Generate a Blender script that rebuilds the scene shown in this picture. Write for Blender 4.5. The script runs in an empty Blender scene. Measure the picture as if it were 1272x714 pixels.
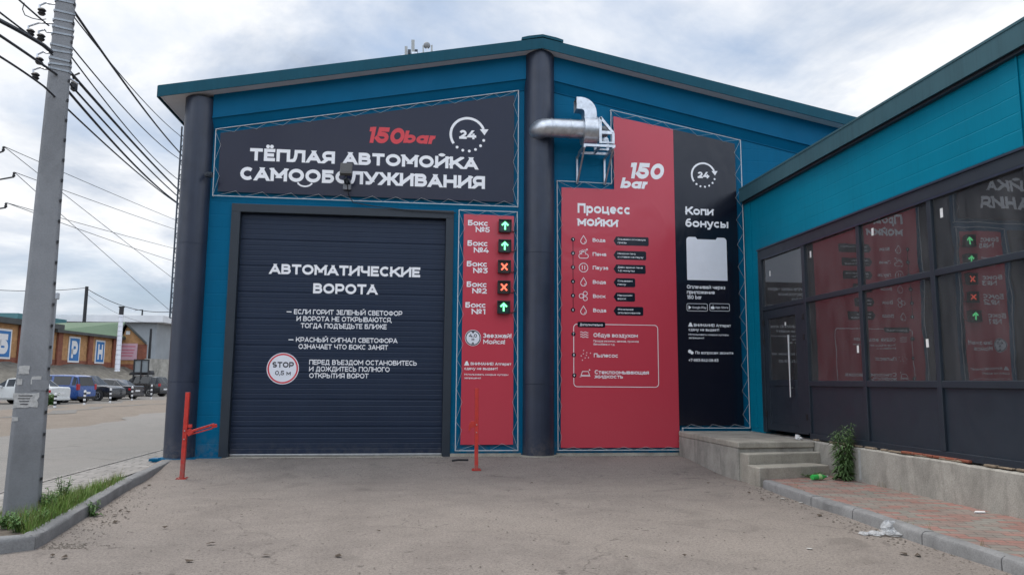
import bpy, math, random
from mathutils import Vector, Matrix
random.seed(7)
S = bpy.context.scene
COL = S.collection
R = math.radians

# ------------------------------------------------------------------ camera
CAM = Vector((0, -14.4903, 1.4)); FPX = 931.72; YAW, PIT, ROL = .11964519, .12519483, .00717996
fwd = Vector((math.sin(YAW)*math.cos(PIT), math.cos(YAW)*math.cos(PIT), math.sin(PIT)))
r0 = Vector((math.cos(YAW), -math.sin(YAW), 0)); u0 = r0.cross(fwd)
rt = r0*math.cos(ROL) + u0*math.sin(ROL); up = u0*math.cos(ROL) - r0*math.sin(ROL)
cd = bpy.data.cameras.new('camera'); cam = bpy.data.objects.new('camera', cd); COL.objects.link(cam)
cam.matrix_world = Matrix(((rt.x, up.x, -fwd.x, CAM.x), (rt.y, up.y, -fwd.y, CAM.y), (rt.z, up.z, -fwd.z, CAM.z), (0, 0, 0, 1)))
cd.sensor_width = 36; cd.lens = FPX/1272*36; cd.clip_end = 2000; cd.clip_start = .05
S.camera = cam
# ------------------------------------------------------------------ sky, sun, exposure
S.view_settings.view_transform = 'Standard'; S.view_settings.look = 'None'
S.view_settings.exposure = 0.72; S.view_settings.gamma = 1
SUN_EL, SUN_AZ = R(61), R(-38)          # azimuth from +Y, negative = towards -X (behind and left of the building)
w = bpy.data.worlds.new('World'); S.world = w; w.use_nodes = True
nt = w.node_tree; N = nt.nodes; Lk = nt.links
bg = N['Background']; bg.inputs['Strength'].default_value = .12
sky = N.new('ShaderNodeTexSky'); sky.sky_type = 'NISHITA'; sky.sun_disc = False
sky.sun_elevation = SUN_EL; sky.sun_rotation = SUN_AZ; sky.air_density = 1.2; sky.dust_density = 2.5; sky.ozone_density = 1.5
tc = N.new('ShaderNodeTexCoord')
sep = N.new('ShaderNodeSeparateXYZ'); Lk.new(tc.outputs['Generated'], sep.inputs[0])
def wm(op, a, b=None, c=None):
    n = N.new('ShaderNodeMath'); n.operation = op
    for i, v in enumerate((a, b, c)):
        if v is None: continue
        if isinstance(v, (int, float)): n.inputs[i].default_value = v
        else: Lk.new(v, n.inputs[i])
    return n.outputs[0]
zc = wm('ADD', wm('MAXIMUM', sep.outputs[2], 0), .22)
cmb = N.new('ShaderNodeCombineXYZ')
Lk.new(wm('DIVIDE', sep.outputs[0], zc), cmb.inputs[0]); Lk.new(wm('DIVIDE', sep.outputs[1], zc), cmb.inputs[1]); cmb.inputs[2].default_value = 3.7
def wnoise(scale, det, rough, dist=0, off=(0, 0, 0)):
    mp = N.new('ShaderNodeMapping'); mp.inputs['Location'].default_value = off; Lk.new(cmb.outputs[0], mp.inputs[0])
    n = N.new('ShaderNodeTexNoise'); n.inputs['Scale'].default_value = scale; n.inputs['Detail'].default_value = det
    n.inputs['Roughness'].default_value = rough; n.inputs['Distortion'].default_value = dist
    Lk.new(mp.outputs[0], n.inputs['Vector']); return n.outputs[0]
def wramp(fac, p):
    n = N.new('ShaderNodeValToRGB'); Lk.new(fac, n.inputs[0]); e = n.color_ramp.elements
    while len(e) < len(p): e.new(.5)
    for el, (x, c) in zip(e, p): el.position = x; el.color = (*c, 1)
    return n.outputs[0]
cover = wramp(wnoise(.8, 8, .58, .35, (1.3, .4, 0)), [(.34, (.2,)*3), (.49, (1,)*3)])
shade = wramp(wnoise(1.15, 8, .6, .35, (4.1, 7.7, 0)), [(.38, (2.9, 3.4, 4.3)), (.47, (5.1, 5.6, 6.4)), (.57, (7.7, 7.85, 8.1))])
mx = N.new('ShaderNodeMix'); mx.data_type = 'RGBA'; Lk.new(cover, mx.inputs[0])
# a pale veil under the clear blue
mx2 = N.new('ShaderNodeMix'); mx2.data_type = 'RGBA'; mx2.inputs[0].default_value = .55
Lk.new(sky.outputs[0], mx2.inputs[6]); mx2.inputs[7].default_value = (2.7, 3.95, 5.9, 1)
Lk.new(mx2.outputs[2], mx.inputs[6]); Lk.new(shade, mx.inputs[7])
# added gradient: sky brightened towards -Y to light the facade, dimmed over the roof
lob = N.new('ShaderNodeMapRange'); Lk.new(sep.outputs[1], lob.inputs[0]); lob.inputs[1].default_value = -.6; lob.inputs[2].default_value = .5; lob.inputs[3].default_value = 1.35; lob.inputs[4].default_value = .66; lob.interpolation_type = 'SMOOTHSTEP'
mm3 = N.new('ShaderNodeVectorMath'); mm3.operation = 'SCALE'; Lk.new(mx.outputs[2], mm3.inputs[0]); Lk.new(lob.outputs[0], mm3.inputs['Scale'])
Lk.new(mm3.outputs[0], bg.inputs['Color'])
sd = bpy.data.lights.new('sun', 'SUN'); sd.energy = 1.5; sd.angle = R(30); sd.color = (1, .95, .88)
so = bpy.data.objects.new('sun', sd); COL.objects.link(so)
sv = Vector((math.sin(SUN_AZ)*math.cos(SUN_EL), math.cos(SUN_AZ)*math.cos(SUN_EL), math.sin(SUN_EL)))
so.rotation_euler = sv.to_track_quat('Z', 'Y').to_euler()

# ------------------------------------------------------------------ helpers
def ray(x, y): return fwd + rt*((x-636)/FPX) + up*((357-y)/FPX)
def onX(x, y, X): d = ray(x, y); return CAM + d*((X-CAM.x)/d.x)
def onY(x, y, Y=0): d = ray(x, y); return CAM + d*((Y-CAM.y)/d.y)
def onZ(x, y, Z=0): d = ray(x, y); return CAM + d*((Z-CAM.z)/d.z)
def onD(x, y, D): return CAM + ray(x, y)*D
def onP(x, y, p, n): d = ray(x, y); return CAM + d*((p-CAM).dot(n)/d.dot(n))
V = Vector

def tag(o, label=None, cat=None, group=None, kind=None):
    if label: o['label'] = label
    if cat: o['category'] = cat
    if group: o['group'] = group
    if kind: o['kind'] = kind
    return o
def thing(name, label, cat, loc=(0, 0, 0), rz=0, group=None):
    o = bpy.data.objects.new(name, None); COL.objects.link(o); o.location = loc; o.rotation_euler = (0, 0, rz)
    o.empty_display_size = .2
    return tag(o, label, cat, group)
def org(o):
    v = V((0, 0, 0))
    while o is not None: v = v + o.location; o = o.parent
    return v

class MB:
    def __init__(s): s.v = []; s.f = []
    def add(s, vs, fs):
        b = len(s.v); s.v += [V(p) for p in vs]; s.f += [tuple(b+i for i in f) for f in fs]; return s
    def box(s, a, b):
        (x0, y0, z0), (x1, y1, z1) = a, b
        x0, x1 = min(x0, x1), max(x0, x1); y0, y1 = min(y0, y1), max(y0, y1); z0, z1 = min(z0, z1), max(z0, z1)
        return s.add([(x0,y0,z0),(x1,y0,z0),(x1,y1,z0),(x0,y1,z0),(x0,y0,z1),(x1,y0,z1),(x1,y1,z1),(x0,y1,z1)],
                     [(0,3,2,1),(4,5,6,7),(0,1,5,4),(1,2,6,5),(2,3,7,6),(3,0,4,7)])
    def cbox(s, c, d, m=None):
        c = V(c); h = V(d)/2; m = m or Matrix.Identity(3)
        vs = [c + m @ V((i*h.x, j*h.y, k*h.z)) for k in (-1, 1) for (i, j) in ((-1,-1),(1,-1),(1,1),(-1,1))]
        return s.add(vs, [(0,3,2,1),(4,5,6,7),(0,1,5,4),(1,2,6,5),(2,3,7,6),(3,0,4,7)])
    def beam(s, p0, p1, wd, ht, upv=(0, 0, 1)):
        p0, p1 = V(p0), V(p1); d = (p1-p0).normalized(); u = V(upv)
        if abs(d.dot(u)) > .95: u = V((1, 0, 0))
        a = d.cross(u).normalized()*wd/2; b = a.cross(d).normalized()*ht/2
        return s.add([p0-a-b, p0+a-b, p0+a+b, p0-a+b, p1-a-b, p1+a-b, p1+a+b, p1-a+b],
                     [(0,1,2,3),(7,6,5,4),(0,4,5,1),(1,5,6,2),(2,6,7,3),(3,7,4,0)])
    def quad(s, *p): return s.add(p, [tuple(range(len(p)))])
    def prism(s, poly, d):
        n = len(poly); d = V(d); poly = [V(p) for p in poly]
        return s.add(poly + [p+d for p in poly], [tuple(range(n))[::-1], tuple(range(n, 2*n))] + [(i, (i+1) % n, n+(i+1) % n, n+i) for i in range(n)])
    def tube(s, pts, r, n=8, cap=True):
        pts = [V(p) for p in pts]; rs = r if isinstance(r, (list, tuple)) else [r]*len(pts)
        d0 = (pts[1]-pts[0]).normalized(); u = d0.orthogonal().normalized(); rings = []
        for i, p in enumerate(pts):
            d = (pts[min(i+1, len(pts)-1)] - pts[max(i-1, 0)]).normalized()
            u = (u - d*u.dot(d)); u = u.normalized() if u.length > 1e-6 else d.orthogonal().normalized()
            b = d.cross(u)
            rings.append([p + (u*math.cos(2*math.pi*k/n) + b*math.sin(2*math.pi*k/n))*rs[i] for k in range(n)])
        base = len(s.v); s.v += [q for rg in rings for q in rg]
        for i in range(len(pts)-1):
            for k in range(n):
                s.f.append((base+i*n+k, base+i*n+(k+1) % n, base+(i+1)*n+(k+1) % n, base+(i+1)*n+k))
        if cap:
            s.f.append(tuple(base+k for k in range(n))[::-1]); s.f.append(tuple(base+(len(pts)-1)*n+k for k in range(n)))
        return s
    def lathe(s, prof, c, axis='Z', n=24):
        c = V(c); base = len(s.v)
        for (r, h) in prof:
            for k in range(n):
                a = 2*math.pi*k/n; x, y = r*math.cos(a), r*math.sin(a)
                s.v.append(c + (V((x, y, h)) if axis == 'Z' else V((h, x, y)) if axis == 'X' else V((x, -h, y))))
        for i in range(len(prof)-1):
            for k in range(n): s.f.append((base+i*n+k, base+i*n+(k+1) % n, base+(i+1)*n+(k+1) % n, base+(i+1)*n+k))
        return s
    def islands(s):
        par = list(range(len(s.v)))
        def find(a):
            while par[a] != a: par[a] = par[par[a]]; a = par[a]
            return a
        for f in s.f:
            for i in f[1:]: par[find(i)] = find(f[0])
        groups = {}
        for f in s.f: groups.setdefault(find(f[0]), []).append(f)
        out = []
        for fs in groups.values():
            ids = sorted({i for f in fs for i in f}); mp = {i: k for k, i in enumerate(ids)}
            m = MB(); m.v = [s.v[i] for i in ids]; m.f = [tuple(mp[i] for i in f) for f in fs]; out.append(m)
        return out
    def each(s, name, mat, parent, **k):          # every separate piece becomes a part of its own
        return [m.build(name, mat, parent, **k) for m in s.islands()]
    def build(s, name, mat, parent=None, origin=None, smooth=False, bevel=0, local=False, seg=2):
        me = bpy.data.meshes.new(name); o = bpy.data.objects.new(name, me); COL.objects.link(o)
        if parent is not None: o.parent = parent
        off = V((0, 0, 0)) if local else (org(parent) if parent is not None else V(origin or (0, 0, 0)))
        if parent is None and origin is not None: o.location = origin
        me.from_pydata([tuple(p-off) for p in s.v], [], s.f); me.update()
        import bmesh
        bm = bmesh.new(); bm.from_mesh(me); bmesh.ops.recalc_face_normals(bm, faces=bm.faces) if len(bm.faces) < 20000 and not getattr(s, 'keepn', False) else None
        bm.to_mesh(me); bm.free()
        me.materials.append(mat)
        if smooth:
            for p in me.polygons: p.use_smooth = True
            me.set_sharp_from_angle(angle=R(smooth if smooth is not True else 40))
        if bevel:
            m = o.modifiers.new('bevel', 'BEVEL'); m.width = bevel; m.segments = seg; m.limit_method = 'ANGLE'; m.angle_limit = R(40)
        return o

# ------------------------------------------------------------------ materials
def newmat(name):
    m = bpy.data.materials.new(name); m.use_nodes = True; return m, m.node_tree, m.node_tree.nodes['Principled BSDF']
def mnoise(t, scale, det=5, rough=.6, vec=None, stretch=None, dist=0):
    n = t.nodes.new('ShaderNodeTexNoise'); n.inputs['Scale'].default_value = scale; n.inputs['Detail'].default_value = det
    n.inputs['Roughness'].default_value = rough; n.inputs['Distortion'].default_value = dist
    if vec is None:
        c = t.nodes.new('ShaderNodeNewGeometry'); vec = c.outputs['Position']
    if stretch:
        mp = t.nodes.new('ShaderNodeMapping'); mp.inputs['Scale'].default_value = stretch; t.links.new(vec, mp.inputs[0]); vec = mp.outputs[0]
    t.links.new(vec, n.inputs['Vector']); return n.outputs[0]
def mramp(t, fac, p):
    n = t.nodes.new('ShaderNodeValToRGB'); t.links.new(fac, n.inputs[0]); e = n.color_ramp.elements
    while len(e) < len(p): e.new(.5)
    for el, (x, c) in zip(e, p): el.position = x; el.color = (*c, 1) if len(c) == 3 else c
    return n.outputs[0]
def mmix(t, fac, a, b, mode='MIX'):
    n = t.nodes.new('ShaderNodeMix'); n.data_type = 'RGBA'; n.blend_type = mode
    for i, v in ((0, fac), (6, a), (7, b)):
        if isinstance(v, (int, float)): n.inputs[i].default_value = v
        elif isinstance(v, tuple): n.inputs[i].default_value = (*v, 1)
        else: t.links.new(v, n.inputs[i])
    return n.outputs[2]
def mbump(t, b, h, strength=.3, dist=.01):
    n = t.nodes.new('ShaderNodeBump'); n.inputs['Strength'].default_value = strength; n.inputs['Distance'].default_value = dist
    t.links.new(h, n.inputs['Height']); t.links.new(n.outputs[0], b.inputs['Normal']); return n
def pm(name, c, var=.15, scale=6, rough=.6, metal=0, bump=0, bscale=60, spec=.5, streak=0, coat=0):
    m, t, b = newmat(name)
    dark = tuple(x*(1-var) for x in c); lite = tuple(min(1, x*(1+var)) for x in c)
    col = mramp(t, mnoise(t, scale), [(.3, dark), (.7, lite)])
    if streak:
        s_ = mramp(t, mnoise(t, 3, 4, .6, stretch=(6, 6, .35)), [(.45, (1,)*3), (.75, (1-streak,)*3)])
        col = mmix(t, 1., col, s_, 'MULTIPLY')
    t.links.new(col, b.inputs['Base Color'])
    b.inputs['Metallic'].default_value = metal; b.inputs['Specular IOR Level'].default_value = spec; b.inputs['Coat Weight'].default_value = coat
    rr = mramp(t, mnoise(t, scale*2.3), [(.3, (rough*.85,)*3), (.7, (min(1, rough*1.15),)*3)]); t.links.new(rr, b.inputs['Roughness'])
    if bump: mbump(t, b, mnoise(t, bscale), bump, .01)
    return m
def emit(name, c, s):
    m, t, b = newmat(name); b.inputs['Base Color'].default_value = (*c, 1); b.inputs['Emission Color'].default_value = (*c, 1)
    b.inputs['Emission Strength'].default_value = s; return m
def ribbed(name, c, period, depth, rough=.45, var=.06):
    m, t, b = newmat(name)
    g = t.nodes.new('ShaderNodeNewGeometry'); sp = t.nodes.new('ShaderNodeSeparateXYZ'); t.links.new(g.outputs['Position'], sp.inputs[0])
    a = t.nodes.new('ShaderNodeMath'); a.operation = 'DIVIDE'; a.inputs[1].default_value = period; t.links.new(sp.outputs[2], a.inputs[0])
    f = t.nodes.new('ShaderNodeMath'); f.operation = 'FRACT'; t.links.new(a.outputs[0], f.inputs[0])
    h = mramp(t, f.outputs[0], [(0, (0,)*3), (.05, (1,)*3), (.95, (1,)*3), (1, (0,)*3)])
    bn = mbump(t, b, h, .6, depth)
    col = mramp(t, mnoise(t, 1.5), [(.3, tuple(x*(1-var) for x in c)), (.7, tuple(x*(1+var) for x in c))])
    s_ = mramp(t, mnoise(t, 3, 4, .6, stretch=(5, 5, .3)), [(.5, (1,)*3), (.8, (.9,)*3)])
    t.links.new(mmix(t, 1., col, s_, 'MULTIPLY'), b.inputs['Base Color']); b.inputs['Roughness'].default_value = rough; b.inputs['Specular IOR Level'].default_value = .08
    return m
M = {}
M['blue'] = ribbed('blue_wall_paint', (.0008, .112, .225), .25, .004, .42)
M['teal'] = ribbed('teal_wall_paint', (.001, .175, .275), .2, .004, .42)
M['bluetrim'] = pm('blue_trim_paint', (.0008, .104, .215), .06, 2, .5, spec=.1)
M['rooftrim'] = pm('roof_trim_paint', (.007, .070, .105), .08, 1.5, .5, streak=.12, spec=.15)
M['rooftrim2'] = pm('side_roof_trim_paint', (.035, .095, .12), .1, 1.2, .5, streak=.2, spec=.2)
M['soffit'] = pm('soffit_paint', (.62, .60, .62), .06, 2, .5)
M['slate'] = pm('slate_column_paint', (.020, .029, .054), .16, 2.2, .4, streak=.22)
M['gate'] = pm('gate_paint', (.013, .024, .050), .08, 1.2, .42, spec=.3, bump=.05, bscale=300, streak=.06)
M['frame'] = pm('dark_frame_paint', (.017, .026, .038), .08, 2, .45)
M['alu'] = pm('brushed_steel', (.62, .64, .66), .12, 14, .32, 1)
M['galv'] = pm('galvanised_steel', (.55, .58, .62), .22, 9, .38, .9, bump=.04, bscale=20)
M['ladder'] = pm('dull_ladder_steel', (.09, .11, .14), .2, 9, .6); M['whitetube'] = pm('white_tube', (.55, .58, .60), .1, 8, .5)
M['rope'] = pm('white_rope', (.42, .44, .46), .1, 40, .8)
M['black'] = pm('black_plastic', (.012, .013, .016), .2, 10, .5)
M['wire'] = pm('wire_sheath', (.012, .014, .018), .2, 5, .6)
def vinyl(name, c, rough=.22, spec=.5):
    m, t, b = newmat(name)
    b.inputs['Base Color'].default_value = (*c, 1); b.inputs['Roughness'].default_value = rough; b.inputs['Specular IOR Level'].default_value = spec
    mbump(t, b, mnoise(t, 1.0, 3, .5, stretch=(1, 1, .6), dist=.8), .35, .05); return m
M['vdark'] = vinyl('dark_vinyl', (.011, .014, .034), .24, .36); M['vred'] = vinyl('red_vinyl', (.50, .048, .074)); M['vblack'] = vinyl('black_vinyl', (.004, .0055, .014))
M['letter'] = pm('white_print', (.82, .83, .86), .03, 5, .5); M['letterred'] = pm('red_print', (.60, .045, .06), .03, 5, .5)
M['letterdark'] = pm('dark_print', (.018, .018, .03), .03, 5, .5)
M['signwhite'] = pm('white_sticker', (.74, .76, .82), .03, 5, .5)
M['redpaint'] = pm('red_post_paint', (.52, .035, .025), .18, 12, .45, bump=.1, bscale=60)
M['strap'] = pm('dull_strap', (.30, .33, .36), .2, 9, .5, .5); M['grass'] = pm('grass_blade', (.12, .21, .03), .4, 9, .65); M['leaf'] = pm('weed_leaf', (.085, .175, .04), .35, 25, .6); M['leaf2'] = pm('dusty_leaf', (.085, .155, .05), .35, 25, .65)
M['paper'] = pm('white_paper', (.72, .72, .72), .08, 20, .7)
M['litter'] = pm('dirty_paper', (.42, .41, .38), .2, 30, .8); M['soil'] = pm('soil', (.10, .08, .06), .35, 14, .95, bump=.6, bscale=40)

def asphalt(name, c1, c2, dust, sc=1.0):
    m, t, b = newmat(name)
    big = mnoise(t, .35*sc, 6, .62); mid = mnoise(t, 2.2*sc, 7, .68, dist=.4); fine = mnoise(t, 95, 3, .7); grit = mnoise(t, 38, 4, .75)
    col = mramp(t, mid, [(.3, c1), (.7, c2)])
    col = mmix(t, mramp(t, big, [(.42, (0,)*3), (.66, (1,)*3)]), col, dust)
    col = mmix(t, .75, col, mramp(t, fine, [(.3, (.62,)*3), (.5, (1,)*3), (.72, (1.35,)*3)]), 'MULTIPLY')
    col = mmix(t, .9, col, mramp(t, grit, [(.32, (.55,)*3), (.46, (1,)*3), (.66, (1.22,)*3)]), 'MULTIPLY')
    st = mramp(t, mnoise(t, 1.1*sc, 3, .5, dist=1.2), [(.62, (1,)*3), (.76, (.78,)*3)])
    col = mmix(t, 1., col, st, 'MULTIPLY')
    t.links.new(col, b.inputs['Base Color']); b.inputs['Roughness'].default_value = .9; b.inputs['Specular IOR Level'].default_value = .25
    ad = t.nodes.new('ShaderNodeMath'); ad.operation = 'ADD'; t.links.new(fine, ad.inputs[0]); t.links.new(grit, ad.inputs[1])
    mbump(t, b, ad.outputs[0], .55, .012); return m
M['drive'] = asphalt('driveway_asphalt', (.178, .154, .138), (.24, .210, .187), (.25, .218, .192))
def worn(m):
    t = m.node_tree; b = t.nodes['Principled BSDF']; src = b.inputs['Base Color'].links[0].from_socket
    vo = t.nodes.new('ShaderNodeTexVoronoi'); vo.feature = 'DISTANCE_TO_EDGE'; vo.inputs['Scale'].default_value = .42
    g = t.nodes.new('ShaderNodeNewGeometry'); nz = t.nodes.new('ShaderNodeTexNoise'); nz.inputs['Scale'].default_value = 1.6; nz.inputs['Detail'].default_value = 6
    t.links.new(g.outputs['Position'], nz.inputs['Vector']); va = t.nodes.new('ShaderNodeVectorMath'); va.operation = 'SCALE'; va.inputs['Scale'].default_value = .9; t.links.new(nz.outputs['Color'], va.inputs[0])
    vb = t.nodes.new('ShaderNodeVectorMath'); t.links.new(g.outputs['Position'], vb.inputs[0]); t.links.new(va.outputs[0], vb.inputs[1]); t.links.new(vb.outputs[0], vo.inputs['Vector'])
    crack = mramp(t, vo.outputs['Distance'], [(0, (.62,)*3), (.006, (1,)*3)]); keep = mramp(t, mnoise(t, .55, 3, .5), [(.5, (0,)*3), (.58, (1,)*3)])
    col = mmix(t, keep, src, mmix(t, 1., src, crack, 'MULTIPLY'))
    # wheel tracks leading to the gate, oil drips, scattered dark grains
    sp = t.nodes.new('ShaderNodeSeparateXYZ'); t.links.new(g.outputs['Position'], sp.inputs[0])
    for cx in (-2.35, -.75):
        d = t.nodes.new('ShaderNodeMath'); d.operation = 'SUBTRACT'; t.links.new(sp.outputs[0], d.inputs[0]); d.inputs[1].default_value = cx
        ab = t.nodes.new('ShaderNodeMath'); ab.operation = 'ABSOLUTE'; t.links.new(d.outputs[0], ab.inputs[0])
        wv = t.nodes.new('ShaderNodeMath'); wv.operation = 'ADD'; t.links.new(ab.outputs[0], wv.inputs[0]); hn = t.nodes.new('ShaderNodeMath'); hn.operation = 'MULTIPLY'; t.links.new(mnoise(t, 1.3, 4, .6), hn.inputs[0]); hn.inputs[1].default_value = .35; t.links.new(hn.outputs[0], wv.inputs[1])
        col = mmix(t, .5, col, mramp(t, wv.outputs[0], [(.18, (.86,)*3), (.5, (1,)*3)]), 'MULTIPLY')
    col = mmix(t, 1., col, mramp(t, mnoise(t, 5.5, 2, .4, dist=.4), [(.24, (.62,)*3), (.29, (1,)*3)]), 'MULTIPLY')
    col = mmix(t, 1., col, mramp(t, mnoise(t, 22, 2, .4), [(.26, (.5,)*3), (.30, (1,)*3)]), 'MULTIPLY')
    t.links.new(col, b.inputs['Base Color'])
worn(M['drive'])
M['road'] = asphalt('road_asphalt', (.19, .18, .168), (.235, .222, .208), (.225, .21, .195))
M['dirt'] = asphalt('dusty_ground', (.16, .132, .108), (.225, .19, .158), (.20, .17, .14), .6)
M['lot'] = asphalt('parking_asphalt', (.14, .134, .126), (.18, .172, .162), (.18, .166, .15), .4)
def concrete(name, c, streak=.25, var=.2, grain=.8):
    m, t, b = newmat(name)
    col = mramp(t, mnoise(t, 3.2, 7, .65), [(.28, tuple(x*(1-var) for x in c)), (.72, tuple(x*(1+var) for x in c))])
    col = mmix(t, grain, col, mramp(t, mnoise(t, 60, 4, .7), [(.3, (.75,)*3), (.6, (1.1,)*3)]), 'MULTIPLY')
    col = mmix(t, 1., col, mramp(t, mnoise(t, 1.0, 5, .65, stretch=(1.6, 1.6, .5), dist=.8), [(.46, (1,)*3), (.68, (1-streak,)*3)]), 'MULTIPLY')
    t.links.new(col, b.inputs['Base Color']); b.inputs['Roughness'].default_value = .88; b.inputs['Specular IOR Level'].default_value = .25
    mbump(t, b, mnoise(t, 45, 6, .7), .5, .01); return m
M['conc'] = concrete('grey_concrete', (.35, .335, .30), .42); M['kerb'] = concrete('kerb_concrete', (.22, .22, .22), .25)
M['polec'] = concrete('pole_concrete', (.25, .26, .275), .22, .1, .3); M['step'] = concrete('step_concrete', (.37, .345, .295), .25)
def bricks(name, c1, c2, mortar, bw, rh, rot=0, msize=.006, axis='XY', bias=0, bump=.4, rough=.85, var=.2, offset=.5):
    m, t, b = newmat(name)
    g = t.nodes.new('ShaderNodeNewGeometry'); mp = t.nodes.new('ShaderNodeMapping'); mp.inputs['Rotation'].default_value = (0, 0, rot)
    if axis == 'XY': t.links.new(g.outputs['Position'], mp.inputs[0])
    else:
        sp = t.nodes.new('ShaderNodeSeparateXYZ'); t.links.new(g.outputs['Position'], sp.inputs[0]); cb = t.nodes.new('ShaderNodeCombineXYZ')
        ad = t.nodes.new('ShaderNodeMath'); ad.operation = 'ADD'; t.links.new(sp.outputs[0], ad.inputs[0]); t.links.new(sp.outputs[1], ad.inputs[1])
        t.links.new(ad.outputs[0], cb.inputs[0]); t.links.new(sp.outputs[2], cb.inputs[1]); t.links.new(cb.outputs[0], mp.inputs[0])
    br = t.nodes.new('ShaderNodeTexBrick'); t.links.new(mp.outputs[0], br.inputs['Vector'])
    br.inputs['Color1'].default_value = (*c1, 1); br.inputs['Color2'].default_value = (*c2, 1); br.inputs['Mortar'].default_value = (*mortar, 1)
    br.inputs['Scale'].default_value = 1; br.inputs['Brick Width'].default_value = bw; br.inputs['Row Height'].default_value = rh
    br.inputs['Mortar Size'].default_value = msize; br.inputs['Mortar Smooth'].default_value = .3; br.inputs['Bias'].default_value = bias; br.offset = offset
    col = mmix(t, .8, br.outputs['Color'], mramp(t, mnoise(t, 2.5, 6, .65), [(.3, (1-var*1.5,)*3), (.7, (1+var,)*3)]), 'MULTIPLY')
    col = mmix(t, .7, col, mramp(t, mnoise(t, 50, 4, .7), [(.3, (.8,)*3), (.6, (1.1,)*3)]), 'MULTIPLY')
    t.links.new(col, b.inputs['Base Color']); b.inputs['Roughness'].default_value = rough; b.inputs['Specular IOR Level'].default_value = .3
    iv = t.nodes.new('ShaderNodeMath'); iv.operation = 'SUBTRACT'; iv.inputs[0].default_value = 1; t.links.new(br.outputs['Fac'], iv.inputs[1])
    mbump(t, b, iv.outputs[0], bump, .006); return m
M['pavers'] = bricks('red_grey_pavers', (.30, .15, .125), (.225, .215, .19), (.12, .11, .095), .24, .12, R(18), bias=.05)
M['tiles'] = bricks('pale_paving', (.25, .235, .22), (.29, .272, .255), (.10, .095, .09), .4, .2, R(0), .014)
M['brick'] = bricks('ochre_brick', (.50, .27, .115), (.43, .22, .095), (.34, .25, .16), .26, .09, 0, .008, 'XZ')
M['redbrick'] = bricks('red_brick', (.26, .085, .05), (.22, .07, .045), (.22, .14, .11), .26, .09, 0, .008, 'XZ')

def glassmat(name, tint, refl):
    m = bpy.data.materials.new(name); m.use_nodes = True; t = m.node_tree; t.nodes.remove(t.nodes['Principled BSDF'])
    out = t.nodes['Material Output']; gl = t.nodes.new('ShaderNodeBsdfGlossy'); gl.inputs['Roughness'].default_value = .0; gl.inputs['Color'].default_value = (.9, .93, .95, 1)
    bp = t.nodes.new('ShaderNodeBump'); bp.inputs['Strength'].default_value = .12; bp.inputs['Distance'].default_value = .02; t.links.new(mnoise(t, 1.1, 2, .5), bp.inputs['Height']); t.links.new(bp.outputs[0], gl.inputs['Normal'])
    tr = t.nodes.new('ShaderNodeBsdfTransparent'); tr.inputs['Color'].default_value = (*tint, 1)
    df = t.nodes.new('ShaderNodeBsdfDiffuse'); df.inputs['Color'].default_value = (.35, .36, .38, 1)   # dust on the pane
    m2 = t.nodes.new('ShaderNodeMixShader'); t.links.new(mramp(t, mnoise(t, 4, 4, .6, stretch=(1, 1.2, .4)), [(.35, (.09,)*3), (.75, (.19,)*3)]), m2.inputs[0])
    fr = t.nodes.new('ShaderNodeFresnel'); fr.inputs['IOR'].default_value = refl
    ms = t.nodes.new('ShaderNodeMixShader'); t.links.new(fr.outputs[0], ms.inputs[0]); t.links.new(tr.outputs[0], m2.inputs[1]); t.links.new(df.outputs[0], m2.inputs[2])
    t.links.new(m2.outputs[0], ms.inputs[1]); t.links.new(gl.outputs[0], ms.inputs[2]); t.links.new(ms.outputs[0], out.inputs[0]); return m
M['glass'] = glassmat('window_glass', (.75, .82, .85), 1.95); M['glass2'] = glassmat('inner_glass', (.7, .78, .8), 1.45)

# ------------------------------------------------------------------ stroke lettering (geometric bold, Cyrillic and Latin)
def A(cx, cy, rx, ry, a0, a1, n=12): return [(cx+rx*math.cos(R(a0+(a1-a0)*i/n)), cy+ry*math.sin(R(a0+(a1-a0)*i/n))) for i in range(n+1)]
def EL(cx, cy, rx, ry): return ('c', A(cx, cy, rx, ry, 0, 360, 22)[:-1])
def AR(*a): return ('n', A(*a))
def LN(*p): return ('e', list(p))
def MX(l): return ('e', l)
GL = {}
GL['А'] = (1.14, [LN((0,0),(.5,1)), LN((1,0),(.5,1)), LN((.22,.27),(.78,.27))])
GL['Б'] = (.96, [MX([(.9,1),(0,1),(0,0),(.6,0)]+A(.62,.29,.38,.29,-90,90)+[(0,.58)])])
GL['В'] = (1.0, [MX([(0,0),(0,1),(.58,1)]+A(.58,.77,.33,.23,90,-90)+[(0,.54)]), MX([(0,.54),(.6,.54)]+A(.62,.27,.38,.27,90,-90)+[(0,0)])])
GL['Г'] = (.8, [LN((0,0),(0,1),(1,1))])
GL['Д'] = (1.14, [LN((0,-.22),(0,0),(1,0),(1,-.22)), LN((.16,0),(.28,1),(.84,1),(.84,0))])
GL['Е'] = (.88, [LN((1,1),(0,1),(0,0),(1,0)), LN((0,.5),(.85,.5))])
GL['Ё'] = (.88, GL['Е'][1] + [('d', (.25, 1.33)), ('d', (.75, 1.33))])
GL['Ж'] = (1.55, [LN((.5,0),(.5,1)), LN((.04,1),(.3,.53)), LN((.3,.53),(0,0)), LN((.3,.52),(.7,.52)), LN((.96,1),(.7,.53)), LN((.7,.53),(1,0))])
GL['З'] = (.92, [AR(.46,.765,.45,.235,150,-90), AR(.46,.27,.54,.27,90,-150)])
GL['И'] = (1.12, [LN((0,1),(0,0)), LN((1,1),(1,0)), LN((0,.06),(1,.94))])
GL['Й'] = (1.12, GL['И'][1] + [AR(.5,1.36,.22,.12,190,350)])
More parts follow.
